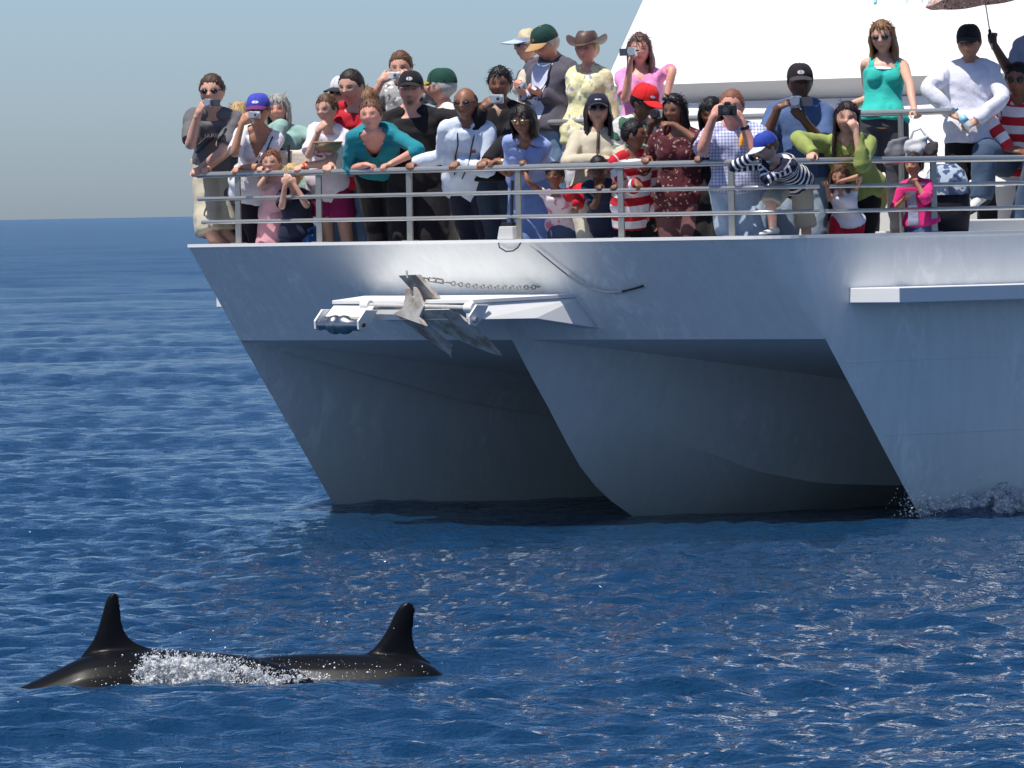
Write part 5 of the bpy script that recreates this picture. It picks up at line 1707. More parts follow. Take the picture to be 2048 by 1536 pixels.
i10 = person('tall man in grey patterned shirt taking a photo over the others', (802, 104), 166, 1.75, h=1.74, floor=Z2, yaw=6, turn=4, nod=8, skin='fair', hair=('short', (94, 66, 46)),
       top=dict(mat=C((148, 150, 152), 'floral', (90, 92, 98), (208, 210, 212), .05), sleeve='short', collar=1, loose=.014), legs=dict(mat=NAVY),
       arms=dict(l=hold(777, 152, rail_at(802)[1]+1.50, (752, 194, .15), dir=(.6, -.1, .35), backdir=(-.2, -.9, .2)), r=hold(806, 150, rail_at(802)[1]+1.50, (858, 190, .15), dir=(-.6, -.1, .35), backdir=(.2, -.9, .2))))
compact(at_y(789, 151, rail_at(802)[1]+1.46), 6, 'white compact camera held up by the tall man in patterned shirt', plain((.75, .75, .75), .3))
i11 = person('brown haired person whose head shows behind the young man in red', (733, 180), 232, 1.3, h=1.66, sex='f', yaw=20, turn=120, skin='fair', hair=('full', (120, 88, 62)), top=dict(mat=C((60, 60, 66))), legs=dict(mat=NAVY))
i12 = person('man in black cap and black T-shirt with a goatee', (822, 151), 211, .62, hips=838, hip_back=.70, h=1.84, yaw=6, turn=2, nod=-3, skin='pink', hair=('short', (60, 44, 36)), goatee=1, build=1.16, belly=.05,
       hat=dict(kind='cap', col=((26, 26, 30),), badge=plain((.5, .5, .52), .5), badge_at=(.05, .11, .055)), top=dict(mat=C((30, 28, 32)), sleeve='short', hem=-.2, loose=.016),
       legs=dict(mat=C((30, 26, 32)), kind='shorts', cut=14, loose=.02),
       arms=dict(l=hold(800, 330, rail_at(800)[1]+.5, (782, 300), hand='rest'), r=hold(905, 318, rail_at(890)[1]+.6, (912, 290), hand='rest')))
lay(i12, 'shirt_print', [[(u, v) for u in np.linspace(-.145, -.085, 5)] for v in np.linspace(.38, .29, 6)], plain((.45, .45, .46), .7), .004)
lay(i12, 'shirt_print', [[(u, v) for u in np.linspace(-.15, -.06, 5)] for v in np.linspace(.41, .39, 3)], plain(srgb(170, 30, 40)[:3], .7), .004)
i13 = person('elderly man in dark green cap turned away to the left', (884, 149), 200, 1.35, h=1.80, yaw=70, turn=45, skin='pink', hair=('short', (176, 174, 170)), hat=dict(kind='cap', col=((24, 72, 58),), brim=((150, 140, 50),)),
       top=dict(mat=C((222, 218, 206)), sleeve='short', collar=1), legs=dict(mat=C((150, 140, 120))))
i14 = person('balding man in pale blue shirt gripping the rail with both hands', (931, 178), 238, .05, hips=938, hip_back=.40, h=1.70, yaw=12, turn=6, nod=2, skin='brown', hair=('bald', (52, 44, 42)), shades='on', belly=.04,
       top=dict(mat=C((212, 222, 238)), sleeve='long', loose=.016, hem=-.30, ease=.028, collar=1, fold=.014), legs=dict(mat=C((30, 34, 52))),
       arms=dict(l=on_rail(824, elbow=at_y(872, 308, rail_at(870)[1]+.12)), r=on_rail(911, elbow=at_y(952, 330, rail_at(940)[1]+.12))))
strap(i14, 'lanyard', [(-.06, .48), (-.05, .40), (-.075, .28), (-.08, .12)], M_CAMBLK, .010)
strap(i14, 'lanyard', [(.07, .48), (.05, .36), (.03, .22), (-.02, .10)], M_CAMBLK, .010)
lay(i14, 'pocket_badge', [[(u, v) for u in np.linspace(.045, .085, 3)] for v in np.linspace(.355, .33, 3)], plain(srgb(150, 50, 30)[:3], .6), .006)
i15 = person('young man in black jacket photographing with one hand', (1000, 143), 194, .55, hips=998, h=1.76, yaw=8, nod=6, skin='brown', hair=('full', (24, 22, 24)),
       top=dict(vneck=(0.0405, 0.092), mat=C((28, 26, 30)), sleeve='long', loose=.014, ease=.022, hem=-.16, name='jacket'), legs=dict(mat=C((44, 56, 74))),
       arms=dict(l=hold(978, 203, rail_at(1000)[1]+.28, (950, 262, .1), dir=(.55, -.1, .5), backdir=(-.5, -.7, .2)), r=on_rail(968, elbow=at_y(1030, 300, rail_at(1010)[1]+.30))))
compact(at_y(994, 198, rail_at(1000)[1]+.25), 4, 'silver compact camera raised by the young man in black jacket', w=.10, h_=.07, d=.04, lens=.028)
i16 = person('woman in light blue sari leaning on the rail with joined hands', (1047, 213), 272, .0, hips=1066, hip_back=.42, h=1.58, sex='f', yaw=26, turn=2, nod=8, skin='brown', hair=('bob', (26, 22, 22)), shades='clear', build=1.14, belly=.04,
       top=dict(mat=C((150, 168, 222)), sleeve='short', hem=-.14), legs=dict(mat=C((112, 144, 206)), kind='sari', len=.34, flare=.18),
       arms=dict(l=on_rail(962, elbow=at_y(1006, 314, rail_at(1006)[1]+.06), toward=nrm(np.array([-.8, -.5, -.25]))), r=on_rail(985, elbow=at_y(1040, 332, rail_at(1030)[1]+.10), toward=nrm(np.array([-.8, -.5, -.2])))))
lay(i16, 'sari_drape', [[(u+.10-.32*t_, v) for u in np.linspace(-.07, .07, 8)] for t_, v in zip(np.linspace(0, .8, 14), np.linspace(.45, -.05, 14))], C((126, 150, 214)), .014)
bracelet(i16, 'r', .80, .032, plain((.6, .45, .15), .3, metal=.9), 'bangle')

# -------------------------------------------------- raised deck, centre left
i17 = person('person in pale visor behind the man in green baseball cap', (1056, 66), 118, 0.55, depth=tier(1056), floor=Z2, h=1.72, sex='f', yaw=74, skin='fair', hair=('full', (196, 182, 150)), shades='on',
       hat=dict(kind='visor', col=((178, 196, 222),), len=.46), top=dict(mat=C((212, 196, 176)), sleeve='short'), legs=dict(mat=NAVY))
i18 = person('man in green and tan cap and grey jacket looking down at his camera', (1092, 58), 118, .15, depth=tier(1092), hips=1096, floor=Z2, h=1.80, yaw=34, turn=14, nod=24, skin='pink', hair=('short', (186, 178, 168)), build=1.10,
       hat=dict(kind='cap', col=((22, 62, 54),), brim=((186, 146, 98),), badge=plain(srgb(200, 120, 60)[:3], .6), badge_at=(0, .05, .05)),
       top=dict(mat=C((86, 82, 96)), sleeve='long', loose=.018, ease=.026, hem=-.10, collar=1, name='jacket'), legs=dict(mat=C((118, 148, 180), 'camo', (110, 140, 174), (128, 157, 187), .2)),
       arms=dict(l=hold(1038, 176, tier(1050)-.20, (1062, 205, .05), dir=(-.4, -.4, .5), backdir=(-.5, -.5, .2)), r=hold(1066, 184, tier(1060)-.15, (1122, 212, .1), dir=(-.8, -.3, .2), backdir=(0, -.3, -.9))))
lay(i18, 'shirt_front', [[(u*(1.0-.25*t_)-.015, v) for u in np.linspace(-.085, .085, 9)] for t_, v in zip(np.linspace(0, 1, 14), np.linspace(.50, .04, 14))], C((196, 206, 232)), .006)
strap(i18, 'camera_strap', [(.06, .49), (.07, .36), (.02, .24), (-.05, .17)], M_CAMBLK, .014, .012)
compact(at_y(1046, 172, tier(1050)-.24), 60, 'silver compact camera held low by the man in green cap', nod=20)
i19 = person('woman in brown leather hat and yellow floral blouse', (1174, 66), 130, .18, depth=tier(1174), hips=1176, floor=Z2, h=1.70, sex='f', yaw=34, turn=-8, nod=2, skin='pink', hair=('full', (176, 146, 104)), build=1.10,
       hat=dict(kind='hat', col=plain(srgb(92, 70, 64)[:3], .45, var=.3, scale=20, bump=.4)), top=dict(mat=C((226, 220, 166), 'floral', (160, 160, 176), (240, 236, 210), .06), sleeve='half', hem=-.2, loose=.012, ease=.022),
       legs=dict(mat=C((206, 204, 214))), arms=dict(l=dict(at=at_q(1130, 247, QR2)+UPV*.02, dir=nrm(np.array([-.6, -.6, -.35])), backdir=UPV, hand='grip', elbow=at_y(1190, 210, tier(1190)+.1))))
bracelet(i19, 'l', .85, .034, plain((.7, .7, .68), .3, metal=.8), 'watch')
i23 = person('woman in pink T-shirt filming with a silver camcorder', (1280, 68), 131, .25, depth=tier(1280), hips=1288, floor=Z2, h=1.70, sex='f', yaw=4, nod=2, skin='pink', hair=('wavy', (92, 68, 62)), build=1.10,
       top=dict(vneck=(0.0675, 0.0805), mat=C((232, 142, 196)), sleeve='short', hem=-.2), legs=dict(mat=C((96, 80, 120))),
       arms=dict(l=hold(1261, 120, tier(1280)-.05, (1256, 186, .0), dir=(.1, -.1, 1), backdir=(-.9, -.4, 0)), r=hold(1330, 218, tier(1330)+.1, (1336, 180), hand='rest')))
camcorder(at_y(1265, 104, tier(1280)-.10), 10, 'silver camcorder held to one eye by the woman in pink', lcd=-1, s=1.05)

# ------------------------------------------------------------ rail, centre
i20 = person('small girl in white and pink top with red sleeves behind the lower rails', (1110, 322), 380, .22, hips=1128, hip_back=.46, h=1.14, sex='f', yaw=18, nod=2, skin='brown', hair=('fringe', (24, 20, 20)), headscale=1.16,
       top=dict(mat=C((232, 214, 222), 'floral', (226, 120, 160), None, .09), sleeve='cap', hem=-.2), legs=dict(mat=C((70, 88, 120)), kind='skirt', len=.25, flare=.35),
       arms=dict(l=on_rail(1046, elbow=at_y(1072, 392, rail_at(1072)[1]+.05)), r=hold(1150, 424, rail_at(1150)[1]+.12, (1166, 392, .0), hand='rest')))
def cuff(info, side, a, b_, r_, material, name='sleeve'):
    S, E, wr = info['limbs'][side]; pth = curve([S, (S+E)/2, E, (E+wr)/2, wr], 20)
    n0, n1 = int(a*19), int(b_*19)+1
    mb = MB(); mb.tube(pth[n0:n1], np.linspace(r_*1.25, r_, n1-n0), 14)
    mb.build(name, material, info['root'], origin=info['loc'], smooth=True)
cuff(i20, 'r', 0, .95, .046, C((206, 22, 40)), 'red_sleeve')
i21 = person('woman in navy cap and beige zip jacket with folded arms', (1196, 197), 250, .60, hips=1190, h=1.66, sex='f', yaw=0, turn=0, nod=-10, skin='fair', hair=('wavy', (38, 28, 28)),
       hat=dict(kind='cap', col=((30, 34, 56),), badge=plain((.55, .58, .62), .4), badge_at=(0, .13, .022)), shades='on', top=dict(mat=C((198, 188, 164)), sleeve='long', loose=.018, ease=.03, hem=-.12, name='jacket', collar=1), build=1.05,
       legs=dict(mat=C((206, 198, 178))), arms=dict(l=hold(1218, 318, rail_at(1200)[1]+.38, (1158, 318, .05), dir=(1, -.1, .05), hand='flat'), r=hold(1172, 322, rail_at(1180)[1]+.36, (1236, 318, .05), dir=(-1, -.1, 0), hand='flat')))
strap(i21, 'zip', [(0, .48), (0, .36), (0, .24), (0, .12)], plain((.05, .035, .03), .6), .022)
i22 = person('dark haired boy in navy shirt bending over the middle rail', (1197, 313), 362, .10, hips=1212, hip_back=.38, h=1.18, yaw=6, nod=30, skin='dark', hair=('short', (18, 16, 18)), headscale=1.15,
       top=dict(mat=C((30, 40, 72)), sleeve='short', hem=-.3), legs=dict(mat=C((26, 34, 66))),
       arms=dict(l=on_rail(1200, z=2.468, rr_=.0175, elbow=at_y(1176, 400, rail_at(1180)[1]+.1)), r=on_rail(1231, z=2.468, rr_=.0175, elbow=at_y(1244, 400, rail_at(1240)[1]+.1))))
i24 = person('person in bright red cap and green camouflage top looking at a camera', (1288, 175), 234, .95, hips=1270, h=1.72, yaw=-40, turn=-6, nod=22, skin='dark', hair=('short', (18, 16, 16)), shades='on',
       hat=dict(kind='cap', col=((226, 30, 34),), badge=plain((.75, .72, .72), .6), badge_at=(-.35, .10, .04)), top=dict(mat=C((226, 226, 222), 'camo', (70, 110, 86), (128, 156, 136), .12), sleeve='half', loose=.016), legs=dict(mat=C((40, 40, 44))),
       arms=dict(r=hold(1316, 236, rail_at(1310)[1]+.72, (1290, 285, .0), dir=(.5, -.2, .4), backdir=(.3, -.8, .2))))
camcorder(at_y(1312, 228, rail_at(1310)[1]+.66), 20, 'dark camcorder between the red cap and the woman in maroon', M_CAMBLK, s=1.0)
i25 = person('boy in red and white striped jumper looking to the right', (1268, 237), 303, .22, hips=1268, hip_back=.34, h=1.42, yaw=-20, turn=-55, skin='brown', hair=('short', (18, 16, 18)), headscale=1.08,
       top=dict(mat=C((198, 26, 44), 'stripe', (234, 230, 236), None, .115), stripes=1, sleeve='long', loose=.014, ease=.022, hem=-.34), legs=dict(mat=C((34, 34, 40))),
       arms=dict(l=on_rail(1280, z=2.468, rr_=.0175, elbow=at_y(1240, 352, rail_at(1240)[1]+.15), toward=nrm(np.array([.3, -.7, -.4])))))
i26 = person('woman in maroon speckled tunic with sunglasses on her hair', (1350, 189), 253, .28, hips=1366, hip_back=.42, h=1.66, sex='f', yaw=22, turn=8, nod=8, skin='brown', hair=('long', (24, 18, 18)), shades='up', build=1.16, belly=.03,
       top=dict(mat=C((84, 30, 40), 'dots', (176, 140, 130), None, .035), sleeve='half', hem=-.30, flare=.06, loose=.012, ease=.022), legs=dict(mat=C((108, 70, 70))),
       arms=dict(l=on_rail(1294, elbow=at_y(1306, 300, rail_at(1306)[1]+.3)), r=hold(1334, 247, rail_at(1340)[1]-.02, (1386, 275, .02), dir=(-.9, -.3, .15), backdir=(0, -.4, .9), hand='hold')))
i27 = person('dark haired person in black standing behind the man in checked shirt', (1424, 202), 254, .62, h=1.66, sex='f', yaw=10, nod=14, skin='brown', hair=('bob', (24, 22, 24)), top=dict(mat=C((24, 22, 26)), sleeve='half'), legs=dict(mat=C((26, 24, 28))),
       arms=dict(l=on_rail(1400, elbow=at_y(1410, 290, rail_at(1410)[1]+.4))))
i28 = person('man in blue checked shirt photographing with a black camera', (1464, 183), 242, .22, hips=1478, hip_back=.40, h=1.74, yaw=10, nod=6, skin='pink', hair=('buzz', (128, 84, 64)), build=1.14, belly=.06,
       top=dict(mat=C((208, 212, 236), 'check', (120, 130, 190), None, .024), sleeve='short', loose=.018, hem=.06, ease=.02, collar=1), legs=dict(mat=LDENIM),
       arms=dict(l=hold(1437, 220, rail_at(1464)[1]-.05, (1408, 290, .10), dir=(.5, -.2, .6), backdir=(-.6, -.7, 0)), r=hold(1474, 230, rail_at(1464)[1]-.05, (1510, 296, .10), dir=(-.45, -.2, .6), backdir=(.6, -.7, 0))))
slr(at_y(1456, 220, rail_at(1464)[1]-.10), 12, 'black camera with large lens raised by the man in checked shirt', s=.95)
strap(i28, 'camera_strap', [(.085, .50), (.075, .44), (.065, .40)], plain(srgb(232, 160, 20)[:3], .6), .03, .016)
bracelet(i28, 'r', .84, .036, M_CAMBLK, 'watch')
i29 = person('child in blue cap and navy striped top draped over the rail', (1534, 268), 322, -.02, hips=1588, hip_back=.34, h=1.24, yaw=38, turn=24, nod=24, skin='fair', hair=('short', (120, 90, 60)), headscale=1.14,
       hat=dict(kind='cap', col=((40, 66, 170),), brim=((214, 220, 236),)), top=dict(mat=C((232, 234, 240), 'stripe2', (34, 36, 62), None, .042), stripes=1, sleeve='long', loose=.008, ease=.014, hem=-.24),
       legs=dict(mat=C((176, 166, 146)), kind='shorts', cut=13, l=(at_y(1543, 404, rail_at(1543)[1]+.12), at_y(1546, 470, rail_at(1543)[1]+.16)), r=(at_y(1612, 450, rail_at(1600)[1]+.32), at_y(1614, 540, rail_at(1600)[1]+.32))),
       arms=dict(l=dict(at=rail_at(1520)+UPV*.06, elbow=at_y(1486, 332, rail_at(1500)[1]+.05), dir=nrm(np.array([.8, .1, .2])), backdir=UPV, hand='rest'), r=dict(at=rail_at(1510)+UPV*.05, elbow=at_y(1560, 335, rail_at(1560)[1]-.02), dir=nrm(np.array([-.9, 0, .1])), backdir=UPV, hand='rest')))
i30 = person('man in black cap and blue shirt filming with a camcorder', (1600, 134), 197, .75, hips=1602, h=1.76, yaw=-2, nod=2, skin='dark', hair=('short', (20, 18, 18)), build=1.12, belly=.03,
       hat=dict(kind='cap', col=((34, 26, 34),), brim=((58, 52, 58),), badge=plain((.5, .5, .5), .5), badge_at=(0, .12, .06)), top=dict(mat=C((74, 100, 146)), sleeve='short', hem=-.12, loose=.016, ease=.026, collar=1), legs=dict(mat=C((146, 166, 186))),
       arms=dict(l=hold(1570, 207, rail_at(1600)[1]+.46, (1540, 256, .12), dir=(.6, -.2, .3), backdir=(-.2, -.6, .6)), r=hold(1594, 226, rail_at(1600)[1]+.45, (1634, 268, .12), dir=(-.5, -.2, .5), backdir=(.3, -.5, -.7))))
camcorder(at_y(1592, 204, rail_at(1600)[1]+.42), 8, 'silver blue camcorder with open screen filmed by the man in blue shirt', plain((.30, .34, .42), .3, metal=.5), lcd=1, s=1.25)
i31 = person('laughing woman in lime green blouse with hand over her mouth', (1694, 203), 271, .12, hips=1712, hip_back=.48, h=1.66, sex='f', yaw=10, turn=-6, nod=4, tilt=-4, skin='fair', hair=('long', (40, 26, 28)), build=1.12,
       top=dict(vneck=(0.054000000000000006, 0.11499999999999999), mat=C((150, 164, 84)), sleeve='long', loose=.016, ease=.024, hem=-.34, collar=1, fold=.014), legs=dict(mat=C((26, 24, 26))),
       arms=dict(l=on_rail(1624, elbow=at_y(1632, 292, rail_at(1640)[1]+.22)), r=hold(1706, 250, rail_at(1700)[1]-.06, (1724, 316, .02), dir=(-.35, -.15, .8), backdir=(.3, -.9, .1), hand='hold')))

# --------------------------------------------------------- rail, port side
i32 = person('woman in turquoise tank top and sunglasses leaning on the raised rail', (1765, 46), 103, .30, depth=tier(1765), hips=1768, hip_back=.22, floor=Z2, h=1.74, sex='f', yaw=4, turn=8, nod=8, tilt=3, skin='fair', hair=('long', (122, 88, 60)), shades='on',
       top=dict(mat=C((40, 190, 176)), sleeve='none', hem=-.02, neck=.80, ease=.010, name='tank_top', fold=.012), legs=dict(mat=C((72, 72, 80))),
       arms=dict(l=dict(at=at_q(1668, 232, QR2)+UPV*.02, dir=nrm(np.array([-.5, -.7, -.3])), backdir=UPV, hand='grip', elbow=at_y(1712, 176, tier(1712)+.2)), r=dict(at=at_q(1834, 230, QR2)+UPV*.02, dir=nrm(np.array([.3, -.8, -.3])), backdir=UPV, hand='grip', elbow=at_y(1824, 166, tier(1820)+.2))))
for s_ in (-1, 1):
    lay(i32, 'shoulder_strap', [[(s_*(.105-.012*t_)+u, v) for u in np.linspace(-.02, .02, 4)] for t_, v in zip(np.linspace(0, 1, 9), np.linspace(.405, .495, 9))], C((40, 190, 176)), .007, on='body')
lay(i32, 'undershirt', [[(u*(1-.3*t_), v) for u in np.linspace(-.075, .075, 9)] for t_, v in zip(np.linspace(0, 1, 5), np.linspace(.425, .385, 5))], WHITE, .009, on='shirt')
i33 = person('small child in white top and red trousers leaning on the middle rail', (1680, 333), 376, .12, hips=1695, hip_back=.34, h=1.02, sex='f', yaw=16, nod=8, skin='tan', hair=('curly', (88, 60, 46)), headscale=1.15,
       top=dict(mat=C((222, 220, 234)), sleeve='cap', hem=.02), legs=dict(mat=C((206, 24, 54)), loose=.02),
       arms=dict(l=on_rail(1650, z=2.468, rr_=.0175, elbow=at_y(1660, 400, rail_at(1660)[1]+.1)), r=on_rail(1676, z=2.468, rr_=.0175, elbow=at_y(1712, 378, rail_at(1710)[1]+.04), toward=nrm(np.array([-.9, -.2, 0])))))
i34 = person('small girl in bright pink cardigan and denim skirt holding the middle rail', (1828, 304), 358, .12, hips=1842, hip_back=.22, h=1.12, sex='f', yaw=20, turn=10, skin='tan', hair=('full', (40, 28, 28)), headscale=1.1,
       top=dict(mat=C((226, 40, 124)), sleeve='half', hem=-.06, loose=.012, ease=.018, name='cardigan'), legs=dict(mat=C((72, 98, 136)), kind='skirt', len=.24, flare=.35),
       arms=dict(l=hold(1812, 392, rail_at(1815)[1]+.02, (1800, 410), hand='rest'), r=on_rail(1822, z=2.468, rr_=.0175, elbow=at_y(1872, 388, rail_at(1865)[1]+.03), toward=nrm(np.array([-.9, -.2, 0])))))
lay(i34, 'dress_front', [[(u-.02, v) for u in np.linspace(-.05, .035, 6)] for v in np.linspace(.27, -.02, 9)], C((150, 158, 188)), .006)
d35 = at_p(1939, 200, 2.35)[1]
i35 = person('person in dark cap and white and grey jacket holding a water bottle', (1938, 58), 114, 0, depth=d35, hips=1945, floor=Z2, h=1.74, yaw=8, turn=6, nod=6, skin='tan', hair=('short', (50, 40, 36)),
       hat=dict(kind='cap', col=((38, 36, 42),)), top=dict(mat=C((222, 224, 238)), sleeve='long', loose=.014, ease=.028, hem=-.22, collar=1, name='jacket', fold=.016), legs=dict(mat=BLK),
       arms=dict(l=hold(1916, 232, d35-.24, (1876, 205, .05), dir=(.8, -.4, -.3), backdir=(0, -.7, .6)), r=hold(1938, 248, d35-.24, (1995, 205, .05), dir=(-.8, -.4, -.3), backdir=(0, -.7, .6))))
bo = at_y(1927, 238, d35-.28)
t = thing('water_bottle', bo, 'clear plastic water bottle in the hands of the person in white jacket', 'bottle')
M_PET = plain((.75, .80, .84), .12, var=.03, spec=.8)
ax_ = nrm(np.array([.55, -.1, -.8]))
mb = MB(); mb.lathe([(0, .012), (.02, .014), (.04, .030), (.15, .031), (.17, .026)], bo-ax_*.08, ax_, 16); mb.build('bottle_body', M_PET, t, origin=bo, smooth=True)
mb = MB(); mb.lathe([(0, .0315), (.05, .0318)], bo-ax_*.02, ax_, 16); mb.build('bottle_label', plain(srgb(120, 190, 220)[:3], .4), t, origin=bo, smooth=True)
mb = MB(); mb.lathe([(-.018, .013), (0, .013)], bo-ax_*.08, ax_, 12); mb.build('bottle_cap', plain(srgb(60, 120, 190)[:3], .4), t, origin=bo, smooth=True)
d37 = at_p(2036, 250, 2.55)[1]
i37 = person('man in red and white striped rugby shirt sitting with crossed legs', (2037, 128), 192, 0, depth=d37, hips=2050, hip_back=.22, h=1.80, yaw=18, nod=6, skin='brown', hair=('short', (24, 20, 22)), shades='on', build=1.1,
       top=dict(mat=C((204, 32, 50), 'stripe', (232, 228, 232), None, .135), stripes=1, sleeve='long', loose=.016, ease=.024, collar=1, collar_mat=WHITE), legs=dict(mat=C((62, 84, 112)), loose=.014,
            l=(at_y(1972, 303, d37-.28), at_y(1962, 398, d37-.34)), r=(at_y(2072, 330, d37-.22), at_y(2040, 450, d37-.15))),
       arms=dict(l=hold(2036, 300, d37-.22, (1992, 268, .0), dir=(.9, -.2, -.1), backdir=(0, -.6, .8), hand='rest')))
def shoe(P, dirv, label_, parent_info, s=1.0):
    d = nrm(dirv); sd = nrm(np.cross(UPV, d)); u = np.cross(d, sd)
    mb = MB()
    rings = []
    for x, w, hh_, z0 in ((-.07, .028, .030, .02), (-.05, .036, .045, .02), (0, .038, .045, .02), (.06, .042, .032, .008), (.12, .044, .026, .0), (.16, .036, .020, -.002), (.18, .018, .012, -.004)):
        rings.append([P+s*(d*x+sd*w*math.cos(a)+u*(z0+hh_*math.sin(a))) for a in np.linspace(0, 2*math.pi, 14, endpoint=False)])
    closed_loft(mb, np.array(rings))
    sh = mb.build('shoe', C((206, 206, 208)), parent_info['root'], origin=parent_info['loc'], smooth=True)
    mb = MB()
    outline = [(-.075, 0), (-.05, .036), (.0, .036), (.06, .043), (.12, .046), (.17, .034), (.188, 0), (.17, -.034), (.12, -.046), (.06, -.043), (0, -.036), (-.05, -.036)]
    mb.prism([P+s*(d*x+sd*y-u*.034) for x, y in outline], u*s*.018)
    mb.build('sole', C((60, 60, 64)), sh, origin=parent_info['loc'])
shoe(at_y(1962, 402, d37-.36), np.array([-.6, -.5, -.35]), '', i37, 1.05)
shoe(at_y(2036, 452, d37-.17), np.array([-.5, -.8, -.1]), '', i37, 1.05)
shoe(at_y(1546, 466, rail_at(1543)[1]+.14), np.array([-.7, -.6, 0]), '', i29, .72)
d36 = d35+.32
i36 = person('person in blue grey shirt holding up the patterned umbrella at the right edge', (2078, 6), 62, 0, depth=d36, floor=Z2, h=1.84, yaw=30, skin='dark', hair=('short', (26, 20, 20)),
       top=dict(mat=C((160, 168, 190)), sleeve='short'), legs=dict(mat=NAVY),
       arms=dict(l=hold(1984, 72, d36-.25, (2010, 150, .05), dir=(-.15, -.1, .9), backdir=(-.6, -.7, 0), hand='fist'), r=hold(2100, 230, d36, (2110, 180), hand='rest')))
ua_ = at_y(1981, 72, d36-.28)
um = thing('umbrella', ua_, 'grey umbrella with a patterned coral border held up at the top right', 'umbrella')
tilt_ = nrm(np.array([-.13, .1, 1.0]))
M_UMB = C((120, 124, 136)); M_UMBB = C((188, 150, 140), 'floral', (214, 200, 180), (84, 78, 86), .03)
top_u = ua_+tilt_*.515
mb = MB(); mb.tube([ua_-tilt_*.11, top_u], .0055, 8); mb.build('shaft', M_STEEL, um, origin=ua_, smooth=True)
mb = MB(); mb.tube([ua_-tilt_*.06, ua_+tilt_*.05], .013, 10); mb.build('handle', M_CAMBLK, um, origin=ua_, smooth=True)
a_u = nrm(np.cross(tilt_, np.array([0, 1.0, 0]))); b_u = np.cross(tilt_, a_u)
def upt(an, t_):
    pan = (an/(2*math.pi)*8) % 1
    rad = .46*t_*(1-.045*t_*math.sin(math.pi*pan)**1)
    return top_u+a_u*rad*math.cos(an)+b_u*rad*math.sin(an)-tilt_*(.22*t_**2.2+.012*t_*math.sin(math.pi*pan))
for k_ in range(8):
    a0_, a1_ = 2*math.pi*k_/8, 2*math.pi*(k_+1)/8
    mb = MB(); mb.grid([[upt(a, t_) for a in np.linspace(a0_, a1_-1e-6, 7)] for t_ in np.linspace(.02, .85, 8)]); pan_ = mb.build('canopy_panel', M_UMB, um, origin=ua_, smooth=True)
    mb = MB(); mb.grid([[upt(a, t_) for a in np.linspace(a0_, a1_-1e-6, 7)] for t_ in np.linspace(.85, 1, 3)]); mb.build('border', M_UMBB, pan_, origin=ua_, smooth=True)
    mb = MB(); mb.tube([upt(a0_, t_)-tilt_*.006 for t_ in np.linspace(.03, 1, 8)], .0025, 6); mb.build('rib', M_STEEL, um, origin=ua_, smooth=True)

# backpack on the deck behind the pink girl, bag on the seat
bp_ = at_y(1893, 395, rail_at(1893)[1]+.35)
t = thing('backpack', bp_, 'dark backpack with blue patterned flap standing beside the pink girl', 'backpack')
mb = MB(); rings = []
for z, w, d_ in ((-.28, .12, .09), (-.26, .16, .12), (-.1, .18, .14), (.08, .17, .13), (.20, .13, .10), (.25, .07, .05)):
    rings.append([bp_+np.array([w*math.copysign(abs(math.cos(a))**.6, math.cos(a)), d_*math.copysign(abs(math.sin(a))**.6, math.sin(a)), z]) for a in np.linspace(0, 2*math.pi, 20, endpoint=False)])
closed_loft(mb, np.array(rings)); mb.build('pack', C((34, 36, 48)), t, origin=bp_, smooth=True)
mb = MB(); rows = []
for z, w, d_ in ((.02, .178, .146), (.08, .176, .14), (.20, .136, .108), (.252, .075, .055)):
    rows.append([bp_+np.array([w*1.02*math.copysign(abs(math.cos(a))**.6, math.cos(a)), d_*1.05*math.copysign(abs(math.sin(a))**.6, math.sin(a)), z]) for a in np.linspace(math.pi, 2*math.pi, 14)])
mb.grid(rows); mb.build('flap', C((70, 92, 128), 'camo', (170, 186, 206), (40, 54, 84), .06), t, origin=bp_, smooth=True)
hb2 = at_y(1826, 297, tier(1826)-.12)
t = thing('handbag', hb2, 'grey and white bag lying on the seat behind the pink girl', 'bag')
for k_, (dx_, dz_, w_, h_, cc) in enumerate(((-.12, -.01, .075, .085, (110, 112, 120)), (.02, .0, .085, .07, (190, 192, 198)), (.12, -.02, .06, .06, (60, 56, 62)))):
    mb = MB(); mb.box(hb2+np.array([dx_, 0, dz_]), [w_, 0, .02], [0, .08, 0], [.01, 0, h_]); mb.ellipsoid(hb2+np.array([dx_, -.03, dz_-.02]), w_*.95, .08, h_*.9)
    pending(mb, 'bag_pouch', C(cc), t, hb2, .012, 4, 1.0, wrinkle(.03, 90+k_, 1.3))
mb = MB(); mb.tube([hb2+np.array([x_, -.03, z_]) for x_, z_ in ((-.02, .06), (.0, .13), (.06, .15), (.10, .09), (.15, .04))], .012, 8); mb.build('bag_handle', C((226, 226, 228)), t, origin=hb2, smooth=True)

finish_pending()
run_deferred()
